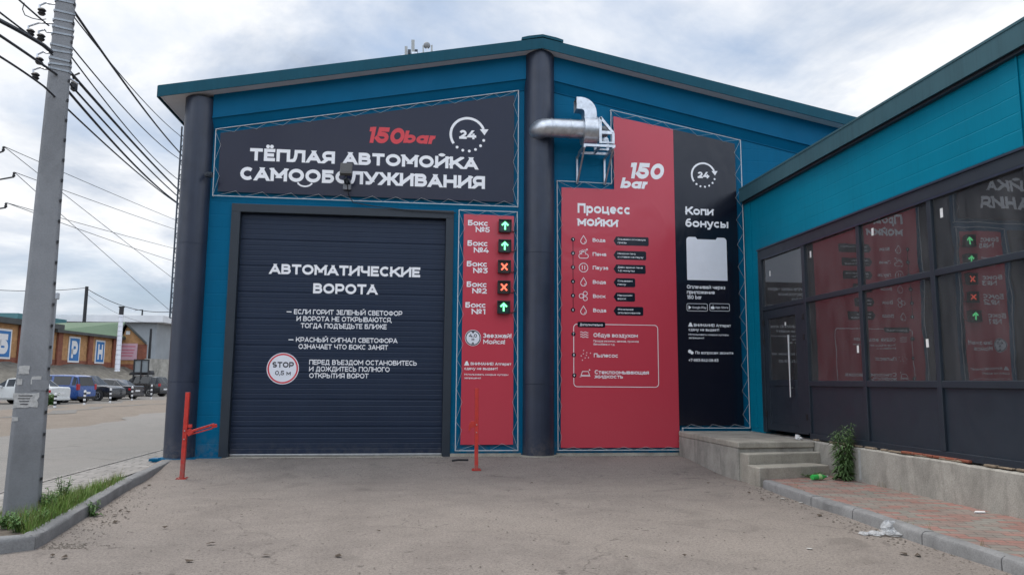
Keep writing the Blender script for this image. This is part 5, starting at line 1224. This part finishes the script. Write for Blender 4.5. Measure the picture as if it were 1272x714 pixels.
mb = MB(); mb.add([e0+nW*.6+V((0, 0, zt0-.02)), e1+nW*.6+V((0, 0, zt0-.02)), rdg1, rdg0, e1-nW*9+V((0, 0, zt0-.02)), e0-nW*9+V((0, 0, zt0-.02)),
     e0+nW*.6+V((0, 0, zt0-.2)), e1+nW*.6+V((0, 0, zt0-.2))], [(0, 1, 2, 3), (3, 2, 4, 5), (0, 3, 5), (6, 7, 1, 0), (1, 4, 2)]); rfb = mb.build('roof', M['greenroof'], bb)
mb = MB(); wallbox(mb, -34, s0+.6, zt0+.002, zt0+.45, -12, .55); mb.build('flat_roof', M['darkroof'], bb)
mb = MB(); wallbox(mb, s0-.5, Lw+.4, zt0-.28, zt0-.03, .38, .62); mb.build('gutter', M['darkroof'], rfb)
# gabled end facing the camera
g0, g1 = P1+dW*.6, pd(181, 440, 79); g1.z = 0; gd = (g1-g0).normalized(); gn = V((gd.y, -gd.x, 0)); gn = gn if gn.y < 0 else -gn; gL = (g1-g0).length
def onG(x, y, off=0): return onP(x, y, g0+gn*off, gn)
gw = thing('gabled_annex', 'small ochre brick gabled annex with a pink sign at the end of the brick building', 'building', g0)
zg = onG(160, 424).z; za_ = onG(159, 403).z; xa_ = (onG(159, 403)-g0).dot(gd)
gv = (g1-CAM); gv.z = 0; gv = (Matrix.Rotation(R(3), 3, 'Z') @ gv.normalized()); gback = gv*8
mb = MB(); mb.prism([g0+V((0, 0, 1)), g0+gd*gL+V((0, 0, 1)), g0+gd*gL+V((0, 0, zg-.2)), g0+gd*xa_+V((0, 0, za_)), g0+V((0, 0, zg))], gback); mb.build('wall', M['brick'], gw)
mb = MB()
mb.prism([g0+gd*xa_+V((0, 0, za_+.02))+gn*.6, g0+gd*(gL+.25)+V((0, 0, zg-.35))+gn*.6, g0+gd*(gL+.25)+V((0, 0, zg-.1))+gn*.6, g0+gd*xa_+V((0, 0, za_+.28))+gn*.6], gback)
mb.prism([g0+gd*-.4+V((0, 0, zg-.1))+gn*.6, g0+gd*xa_+V((0, 0, za_+.02))+gn*.6, g0+gd*xa_+V((0, 0, za_+.28))+gn*.6, g0+gd*-.4+V((0, 0, zg+.15))+gn*.6], gback); mb.build('roof', M['darkroof'], gw)
def gbox(mb, s0, s1, z0, z1, o0, o1):
    a, b = g0+gd*s0, g0+gd*s1; mb.prism([a+gn*o0+V((0, 0, z0)), b+gn*o0+V((0, 0, z0)), b+gn*o1+V((0, 0, z0)), a+gn*o1+V((0, 0, z0))], (0, 0, z1-z0))
sg = lambda x: (onG(x, 430)-g0).dot(gd)
mb = MB(); gbox(mb, 0.02, gL, 1.0, onG(160, 452).z, .004, .06); gbox(mb, sg(172.5), gL+.1, onG(160, 452).z+.002, zg-.3, .004, .2); mb.build('red_pier', M['redbrick'], gw)
mb = MB(); gbox(mb, sg(146.5), sg(171.5), onG(160, 447).z, onG(160, 426.5).z, .07, .12); sgn = mb.build('pink_sign', pm('pink_board', (.55, .36, .42), .08, 3, .6), gw)
mb = MB()
for k, y in enumerate((430, 434.5, 438, 441.5)): gbox(mb, sg(149+k), sg(169-k), onG(160, y+1).z, onG(160, y-.6).z, .122, .128)
mb.each('faded_print', pm('faded_red_print', (.5, .16, .22), .1, 5, .6), sgn)
mb = MB(); gbox(mb, sg(155.5), sg(160.5), onG(160, 415.5).z, onG(160, 411).z, .004, .05); mb.build('gable_plaque', M['paper'], gw)
# warehouse with a pale flat roof behind, and a teal-roofed shed to the left
def block(name, label, cat, x0, x1, ytop, D0, D1, depth, wallm, roofm, rh, over=.6, base=0):
    a = pd(x0, ytop, D0); b = pd(x1, ytop, D1); z = a.z; a.z = b.z = 0; d = (b-a).normalized(); n_ = V((-d.y, d.x, 0)); n_ = n_ if n_.y > 0 else -n_
    t = thing(name, label, cat, a); mb = MB(); mb.prism([a+V((0, 0, base)), b+V((0, 0, base)), b+n_*depth+V((0, 0, base)), a+n_*depth+V((0, 0, base))], (0, 0, z-rh-base)); mb.build('wall', wallm, t)
    mb = MB(); A_, B_ = a-d*over-n_*over, b+d*over-n_*over; mb.prism([V((A_.x, A_.y, z-rh+.002)), V((B_.x, B_.y, z-rh+.002)), V((B_.x, B_.y, z-rh+.002))+n_*(depth+2*over), V((A_.x, A_.y, z-rh+.002))+n_*(depth+2*over)], (0, 0, rh)); mb.build('roof', roofm, t); return t, d, n_
wt, wd_, wn_ = block('warehouse', 'large grey metal warehouse with a pale flat roof behind the brick building', 'warehouse', 30, 196, 391.5, 112, 112, 30, M['greymetal'], M['whiteroof'], 1.0, 1.5)
block('metal_shed', 'grey metal shed with a teal roof at the left picture edge behind the brick building', 'shed', -60, 21, 388.5, 98, 98, 10, M['greymetal'], pm('teal_roof', (.05, .16, .18), .1, 1, .5), .7, .4)
block('grey_hall', 'pale grey hall wall showing beside the dark corner column far behind', 'building', 196.5, 228, 398, 128, 128, 20, pm('pale_cladding', (.34, .38, .42), .08, .4, .5), M['greymetal'], .3, .2)
# earth bank with a low retaining wall below the brick building
mb = MB(); vs = []; fs = []
b0, b1 = P0-dW*40, P1+dW*4
for i in range(41):
    q = b0.lerp(b1, i/40); h = onW(60, 449).z
    for (o, z) in ((7.5, -.02), (6.0, .35), (4.0, 1.1), (1.8, h-.6), (0.3, h-.2), (-4, h-.2)): vs.append(q+nW*(o+random.uniform(-.3, .3))+V((0, 0, z+random.uniform(-.15, .15) if o < 7 else z)))
for i in range(40):
    for k in range(5): fs.append((i*6+k, i*6+k+1, i*6+k+7, i*6+k+6))
tag(MB().add(vs, fs).build('bank', concrete('bank_earth', (.15, .14, .12), .3, .4), smooth=True), kind='structure')
mb = MB(); a = pd(178, 470, 66); b = pd(240, 470, 70); a.z = b.z = 0; mb.prism([a+V((0, 0, -.1)), b+V((0, 0, -.1)), b+V((0, 3, -.1)), a+V((0, 3, -.1))], (0, 0, pd(200, 446, 68).z+.1)); tag(mb.build('concrete_wall', M['conc'], origin=a), 'low grey concrete wall behind the last parked car beside the corner column', 'wall')
a = pd(166, 465, 62); b = pd(184.5, 465, 62); z0, z1 = pd(175, 462, 62).z, pd(175, 447.5, 62).z; mm = (a+b)/2
nb = thing('notice_board', 'dark framed grey double notice board standing behind the parked cars', 'notice board', (mm.x, mm.y, 0))
mb = MB(); d = (b-a); d.z = 0; 
for k in (0.02, .51):
    mb.prism([V((a.x, a.y, z0))+d*k, V((a.x, a.y, z0))+d*(k+.46), V((a.x, a.y, z1))+d*(k+.46), V((a.x, a.y, z1))+d*k], (0, .05, 0))
mb.each('panel', pm('board_grey', (.22, .25, .27), .1, 2, .5), nb); mb = MB()
for k in (0, .49, .98): q = V((a.x, a.y, 0))+d*k; mb.beam(q+V((0, -.04, -.05)), q+V((0, -.04, z1+.1)), .09, .09, (0, 1, 0))
for z in (z0-.05, z1+.05): mb.beam(V((a.x, a.y-.04, z)), V((b.x, b.y-.04, z)), .09, .09)
mb.build('board_frame', M['black'], nb)

# ---- parked cars
def car(name, label, pos, head, L, W, H, kind, paint, extras=()):
    t = thing(name, label, 'car', pos, head, 'cars parked across the road')
    hw = W/2; zbm = .24; hood = .62*H if kind != 'sedan' else .60*H; belt = .60*H
    if kind == 'sedan':   st = [(-.5, .60, None), (-.485, .64, None), (-.34, .655, None), (-.22, .655, .94), (-.02, .655, 1.0), (.10, .65, .97), (.27, .63, None), (.46, .52, None), (.495, .46, None), (.5, .38, None)]
    elif kind == 'van':   st = [(-.5, .40, None), (-.495, .60, .62), (-.455, .61, .94), (-.40, .61, .985), (-.1, .61, 1.0), (.08, .60, .99), (.28, .59, None), (.42, .52, None), (.485, .44, None), (.5, .36, None)]
    else:                 st = [(-.5, .42, None), (-.49, .61, .64), (-.40, .62, .95), (-.30, .62, .985), (-.1, .62, 1.0), (.06, .61, .985), (.22, .60, None), (.43, .56, None), (.49, .48, None), (.5, .36, None)]
    rows = []
    for (x, b, r) in st:
        xx = x*L; e = 1-.13*max(0, abs(x)-.38)/.12; bz = b*H; rz = (r or b+.012)*H; low = zbm+(.10 if abs(x) > .47 else 0)
        yb = hw*e; yr = yb*(.80 if r and r > .8 else .93)
        pts = [(0, low), (yb*.9, low), (yb*.985, low+.10), (yb, bz*.72), (yb*.985, bz), (yr, rz-.02 if r else rz-.005), (yr*.86, rz+.012), (0, rz+.03)]
        rows.append([V((xx, y, z)) for y, z in pts] + [V((xx, -y, z)) for y, z in pts[-2:0:-1]])
    n = len(rows[0]); body = MB()
    for rw in rows: body.v += rw
    for i in range(len(rows)-1):
        for k in range(n): body.f.append((i*n+k, i*n+(k+1) % n, (i+1)*n+(k+1) % n, (i+1)*n+k))
    body.f.append(tuple(range(n))); body.f.append(tuple(range((len(rows)-1)*n, len(rows)*n)))
    body.build('body', paint, t, local=True, smooth=32)
    gl = MB(); cab = [i for i, s_ in enumerate(st) if s_[2]]
    def inset_quad(q, f=.88, off=.012):
        c = sum(q, V())/4; nrm = (q[1]-q[0]).cross(q[2]-q[0]).normalized(); nrm = nrm if nrm.dot(c-V((0, 0, .7))) > 0 else -nrm
        gl.add([c+(p-c)*f+nrm*off for p in q], [(0, 1, 2, 3)])
    for s_ in (4, n-5):
        k2 = s_+1
        for i in range(cab[0]-(1 if kind == 'sedan' else 0), cab[-1]+1):
            a, b = rows[i], rows[i+1]
            lo, hi = (4, 5) if s_ == 4 else (n-4, n-5)
            inset_quad([a[lo], b[lo], b[hi], a[hi]], .84)
    def wins(i0, i1):
        a, b = rows[i0], rows[i1]; gl.add([p+V(((-.02 if i0 < 4 else .02), 0, .02)) for p in (a[5].lerp(a[n-5], .06), a[n-5].lerp(a[5], .06), b[n-5].lerp(b[5], .06), b[5].lerp(b[n-5], .06))], [(0, 1, 2, 3)])
    wins(cab[-1]+1, cab[-1]); wins(cab[0]-1 if kind == 'sedan' else cab[0], cab[0] if kind == 'sedan' else cab[0]+1)
    gl.build('windows', M['carglass'], t, local=True)
    wr = .315 if kind != 'suv' else .35
    for sx in (-.305, .305):
        for sy in (-1, 1):
            c = V((sx*L, sy*(hw-.10), wr)); mb = MB(); mb.lathe([(0, -.105), (wr*.62, -.105), (wr*.9, -.10), (wr, -.06), (wr, .06), (wr*.9, .10), (wr*.62, .105), (0, .105)], c, 'Y', 20); wo = mb.build('wheel', M['tyre'], t, local=True, smooth=35)
            mb = MB()
            for k in range(5):
                a = R(72*k); mb.beam(c+V((0, sy*.112, 0)), c+V((math.cos(a)*wr*.58, sy*.108, math.sin(a)*wr*.58)), .012, .09, (0, 1, 0))
            mb.lathe([(wr*.54, 0), (wr*.63, 0), (wr*.63, .01), (wr*.54, .01)], c+V((0, sy*.107, 0)), 'Y', 18); mb.build('rim', M['alu'], wo, local=True)
            mb = MB(); mb.lathe([(wr*1.02, -.004), (wr*1.2, -.004)], V((sx*L, sy*(hw+.002), wr+.02)), 'Y', 20); mb.build('wheel_arch', M['black'], t, local=True)
    zt = (.50 if kind == 'sedan' else .56)*H
    for sy in (-1, 1):
        tl = MB()
        if kind == 'sedan': tl.cbox((-.478*L, sy*hw*.74, zt), (.16, hw*.36, .15))
        else: tl.cbox((-.485*L, sy*hw*.83, zt+.02), (.14, hw*.2, .34 if kind == 'van' else .24))
        tl.build('tail_light', M['taillight'], t, local=True, bevel=.02)
        MB().cbox((.472*L, sy*hw*.7, .43*H), (.16, hw*.38, .13)).build('headlight', M['headlight'], t, local=True, bevel=.02)
    MB().cbox((-.502*L, 0, .42*H if kind == 'sedan' else .36*H), (.02, .52, .115)).build('number_plate', M['paper'], t, local=True)
    MB().cbox((-.497*L, 0, .30), (.09, W*.86, .16)).build('bumper', paint if kind == 'sedan' else M['black'], t, local=True, bevel=.03)
    MB().cbox((.495*L, 0, .30), (.09, W*.82, .16)).build('bumper', M['black'], t, local=True, bevel=.03)
    for sy in (-1, 1): MB().cbox((.15*L, sy*(hw+.09), .66*H), (.12, .18, .13)).build('wing_mirror', paint, t, local=True, bevel=.03)
    return t
M['carglass'] = pm('car_glass', (.018, .022, .026), .1, 4, .12); M['tyre'] = pm('tyre_rubber', (.015, .015, .016), .2, 10, .8); M['taillight'] = pm('tail_light_red', (.38, .02, .03), .1, 10, .2); M['headlight'] = pm('headlight_clear', (.55, .58, .6), .1, 10, .15)
def paintm(name, c): return pm(name, c, .04, 2, .28, coat=.6)
pw_, pbl, pbk, pdk, pbk2 = paintm('white_car_paint', (.62, .64, .64)), paintm('blue_car_paint', (.018, .07, .26)), paintm('black_car_paint', (.012, .013, .016)), paintm('dark_grey_car_paint', (.03, .03, .035)), paintm('black_paint_second', (.014, .017, .02))
def lotp(x, y): 
    q = onZ(x, y, 0); q.z = 0; return q
def place(x, y, f, back, left):     # ground point of the rear right or left corner seen in the photo
    return lotp(x, y)
HD = R(180-14)
def carpos(x, y, head, fwd_off, side_off=0):
    q = lotp(x, y); return q+V((math.cos(head), math.sin(head), 0))*fwd_off+V((-math.sin(head), math.cos(head), 0))*side_off
car('white_sedan', 'white saloon car parked behind the concrete pole', carpos(60, 502.5, HD, 2.2, -.85), HD, 4.45, 1.72, 1.43, 'sedan', pw_)
car('blue_minivan', 'blue estate minivan parked between the white saloon and the black crossover', carpos(93, 500.5, HD, 2.05, -.85), HD, 4.3, 1.74, 1.62, 'van', pbl)
car('black_crossover', 'black crossover parked nose out beside the blue minivan', carpos(133, 498, R(-12), -2.05, .85), R(-12), 4.5, 1.8, 1.62, 'suv', pbk)
car('dark_saloon', 'dark grey saloon parked between the nose out crossover and the roof box car', carpos(160, 496, HD, 2.2, -.85), HD, 4.5, 1.76, 1.42, 'sedan', pdk)
c5 = carpos(196, 492.5, HD, 2.1, -.85); car('black_estate', 'black off-road estate carrying a roof box, parked last before the column', c5, HD, 4.4, 1.82, 1.66, 'suv', pbk2)
c6 = lotp(226, 492); car('white_hatchback', 'white hatchback mostly hidden behind the dark corner column', c6+V((0, 4, 0)), HD, 4.1, 1.7, 1.5, 'van', pw_)
rb_ = thing('roof_box', 'black roof box mounted on the black off-road estate', 'roof box', c5+V((0, 0, 1.70)), HD)
vs = []; secs = ((-1.0, .22, .22), (-.9, .36, .36), (-.4, .40, .40), (.4, .40, .36), (.85, .34, .24), (1.02, .2, .10))
for (x, w_, h) in secs: vs += [(x, -w_, .06), (x, w_, .06), (x, w_, .06+h*.5), (x, w_*.75, .06+h), (x, -w_*.75, .06+h), (x, -w_, .06+h*.5)]
fs = [tuple(range(6)), tuple(range(30, 36))]
for i in range(5):
    for k in range(6): fs.append((i*6+k, i*6+(k+1) % 6, (i+1)*6+(k+1) % 6, (i+1)*6+k))
MB().add(vs, fs).build('shell', M['black'], rb_, local=True, smooth=30); mb = MB()
for x in (-.5, .45): mb.cbox((x, 0, .03), (.05, 1.3, .05))
mb.each('crossbar', M['alu'], rb_, local=True)
# striped bollards
for (x, y, lab) in ((68, 506, 'striped bollard behind the white saloon'), (104.5, 502.5, 'striped bollard behind the blue minivan'), (136.5, 500, 'striped bollard in front of the black crossover'), (163.5, 497.3, 'striped bollard behind the dark grey saloon'), (187.5, 495.3, 'striped bollard behind the car with the roof box')):
    p = lotp(x, y); q = p - V((0, 0, 0)); t = thing('striped_bollard', 'thin black and white ' + lab, 'bollard', p, group='striped bollards along the parking lot')
    D_ = (p-CAM).dot(fwd); r_ = .062; h = 17.5/FPX*D_
    for k in range(7):
        MB().lathe([(r_, h*k/7), (r_, h*(k+1)/7-.002)] + ([(0, h+.02)] if k == 6 else []), p, n=12).build('stripe', M['paper'] if k % 2 == 0 else M['black'], t, smooth=30)
p = lotp(60, 504.5); weed('dark green shrub growing at the lot edge beside the concrete pole', p+V((0, 0, .05)), .62, 22, 14, .26, .16, M['leaf'], 'shrub', .55, cat='shrub')
# white striped stove pipe and poles
def simple_pole(name, label, x, yb, yt, D, r_, mat, cat, n=12):
    a = pd(x, yb, D); b = pd(x, yt, D); b.x, b.y = a.x, a.y; t = thing(name, label, cat, a); MB().tube([a, b], [r_, r_*.85], n).build('shaft', mat, t, smooth=40); return t, a, b
t, a, b = simple_pole('white_pipe', 'white banded flue pipe with a black cap in front of the gabled annex', 145.5, 461, 390, 58, .19, M['signwhite'], 'flue pipe')
b2 = b+V((0, 0, .55)); MB().tube([b, b2, b2+V((0, 0, .08))], [.17, .17, .26], 12).build('cap', M['black'], t)
for k in range(12): q = a.lerp(b, (k+.5)/12); MB().lathe([(.186, -.02), (.196, -.02), (.196, .02), (.186, .02)], q, n=12).build('band', M['galv'], t)
t, pa, pbx = simple_pole('dark_pole', 'dark wooden pole standing behind the warehouse roof', 99, 470, 354, 90, .22, M['wire'], 'pole')
t, la, lb = simple_pole('thin_pole', 'thin dark pole beside the grey hall right of the annex', 185, 450, 408, 84, .14, M['wire'], 'pole')
t, la2, lb2 = simple_pole('roof_mast', 'short dark mast on the warehouse roof near the corner column', 176.5, 392, 384.5, 112, .12, M['wire'], 'mast'); MB().beam(lb2, lb2+V((-1.2, 0, -.1)), .06, .06).build('lamp_arm', M['wire'], t); MB().cbox(lb2+V((-1.3, 0, -.15)), (.5, .3, .18)).build('lamp', M['galv'], t)
t, la3, lb3 = simple_pole('street_lamp', 'grey street lamp post just right of the concrete pole', 62.5, 452, 366, 56, .10, M['polec'], 'street lamp'); MB().beam(lb3, lb3+V((.35, -.6, .15)), .07, .07).build('arm', M['polec'], t); MB().cbox(lb3+V((.3, -.75, -.1)), (.45, .45, .5)).build('lamp', pm('lamp_grey', (.35, .37, .4), .1, 10, .5), t, bevel=.06)
# far line pole at the left edge
FD = 44
fp = pd(-52, 470, FD); fpt = pd(-30, 178, FD)
flp = thing('power_line_pole', 'power line pole with insulator arms at the left picture edge', 'pole', (fp.x, fp.y, 0)); MB().tube([V((fp.x, fp.y, -.1)), V((fp.x, fp.y, fpt.z))], [.2, .13], 10).build('shaft', M['polec'], flp, smooth=40)
ends = []
for (y, xe) in ((185, 4), (217, 17), (255, 7)):
    a = pd(-30, y+3, FD); b = pd(xe, y+3, FD); MB().beam(V((fp.x, fp.y, a.z)), b, .07, .07).build('crossarm', M['wire'], flp)
    MB().lathe([(0, .0), (.07, .02), (.09, .1), (.05, .16), (.08, .22), (.04, .3), (0, .32)], b, n=10).build('insulator', M['black'], flp, smooth=True); ends.append(b+V((0, 0, .3)))
def span(label, a, b, r_, sag, group):
    pts = [a.lerp(b, k/20)-V((0, 0, sag*4*(k/20)*(1-k/20))) for k in range(21)]
    o = MB().tube(pts, r_, 5).build('distant_wire', M['wire'], origin=pts[10]); return tag(o, label, 'wire', group)
gname = 'distant power line wires'
def far_end(a, b):          # carry the wire on to the next support, out of sight behind the car wash
    d = b-a; k = 2.2
    if d.z < 0: k = min(k, (4-a.z)/d.z)
    return a+d*max(1, k)
for i, (e, px, D2) in enumerate(((ends[0], (220, 271), 75), (ends[0], (200, 331), 70), (ends[1], (218, 282), 75), (ends[1], (215, 386), 80), (ends[2], (218, 306), 78), (ends[2], (182, 310), 66))):
    span(['upper thin wire from the top arm of the power line pole', 'steeper thin wire falling from the top arm of the power line pole', 'flatter thin wire from the middle arm of the power line pole', 'steep thin wire falling from the middle arm of the power line pole', 'flatter thin wire from the lowest arm of the power line pole', 'steeper thin wire from the lowest arm of the power line pole'][i], e, far_end(e, pd(px[0], px[1], D2)), .02, .25, gname)
span('dark wire from the left edge to the dark wooden pole', pd(-30, 358, 84), pbx-V((0, 0, .15)), .035, .35, 'wires on the dark wooden pole'); span('dark wire sagging from the dark wooden pole to the right', pbx-V((0, 0, .25)), pd(222, 386, 96), .04, 1.1, 'wires on the dark wooden pole'); span('thin lower wire from the dark wooden pole to the right', pbx-V((0, 0, .9)), pd(222, 402, 98), .018, 1.3, 'wires on the dark wooden pole')
# phone mast antennas rising far behind the roof
AD = 70
am = thing('antenna_mast', 'pale phone mast with panel antennas and a dish showing over the roof edge', 'antenna mast', pd(515, 80, AD))
ax0 = pd(515, 80, AD)
def aq(x, y): return pd(x, y, AD)
mb = MB(); mb.beam(V((ax0.x, ax0.y, 0)), aq(515, 66), .5, .5, (0, 1, 0)); mb.build('mast', M['galv'], am)
MB().beam(aq(499, 69), aq(541, 64), .12, .12).build('crossbar', M['galv'], am)
for (x, y0, y1, w_) in ((504.5, 71, 58, .26), (513, 70, 50, .30), (536.3, 68, 56.5, .16), (525.7, 70, 56.5, .12)):
    MB().beam(aq(x, y0), aq(x, y1), w_, .18, (0, 1, 0)).build('panel_antenna', pm('antenna_grey', (.36, .38, .38), .1, 4, .6), am)
for (x, y) in ((508.5, 65), (517, 65)): MB().cbox(aq(x, y), (.28, .3, .42)).build('radio_unit', M['frame'], am, bevel=.02)
c = aq(530.3, 56.3); MB().lathe([(0, .16), (.16, .14), (.27, .06), (.31, -.02), (.31, -.16), (0, -.16)], c, 'Y', 24).build('dish', pm('dish_grey', (.2, .21, .22), .1, 4, .6), am, smooth=30)
MB().beam(aq(530.5, 70), aq(530.5, 60), .1, .1, (0, 1, 0)).build('dish_bracket', M['galv'], am)

# ================================================================== ADDED HALL BEHIND THE CAMERA (out of view, gives banners and windows a reflection)
ih = thing('reflection_hall', 'plain grey hall added out of view behind the camera for reflections', 'building', (0, -46, 0))
mb = MB(); mb.box((-34, -60, -.3), (46, -46, 12.2)); mb.build('wall', pm('reflection_hall_wall', (.16, .15, .14), .1, .5, .8, streak=.15), ih)
mb = MB(); mb.box((-34.5, -60.5, 12.2), (46.5, -45.4, 12.6)); mb.build('roof', M['darkroof'], ih)
for i in range(9):
    for z in (2.2, 7.4):
        x = -30+i*8.6; MB().box((x, -46.06, z), (x+3.4, -45.99, z+2.4)).build('window', M['carglass'], ih)
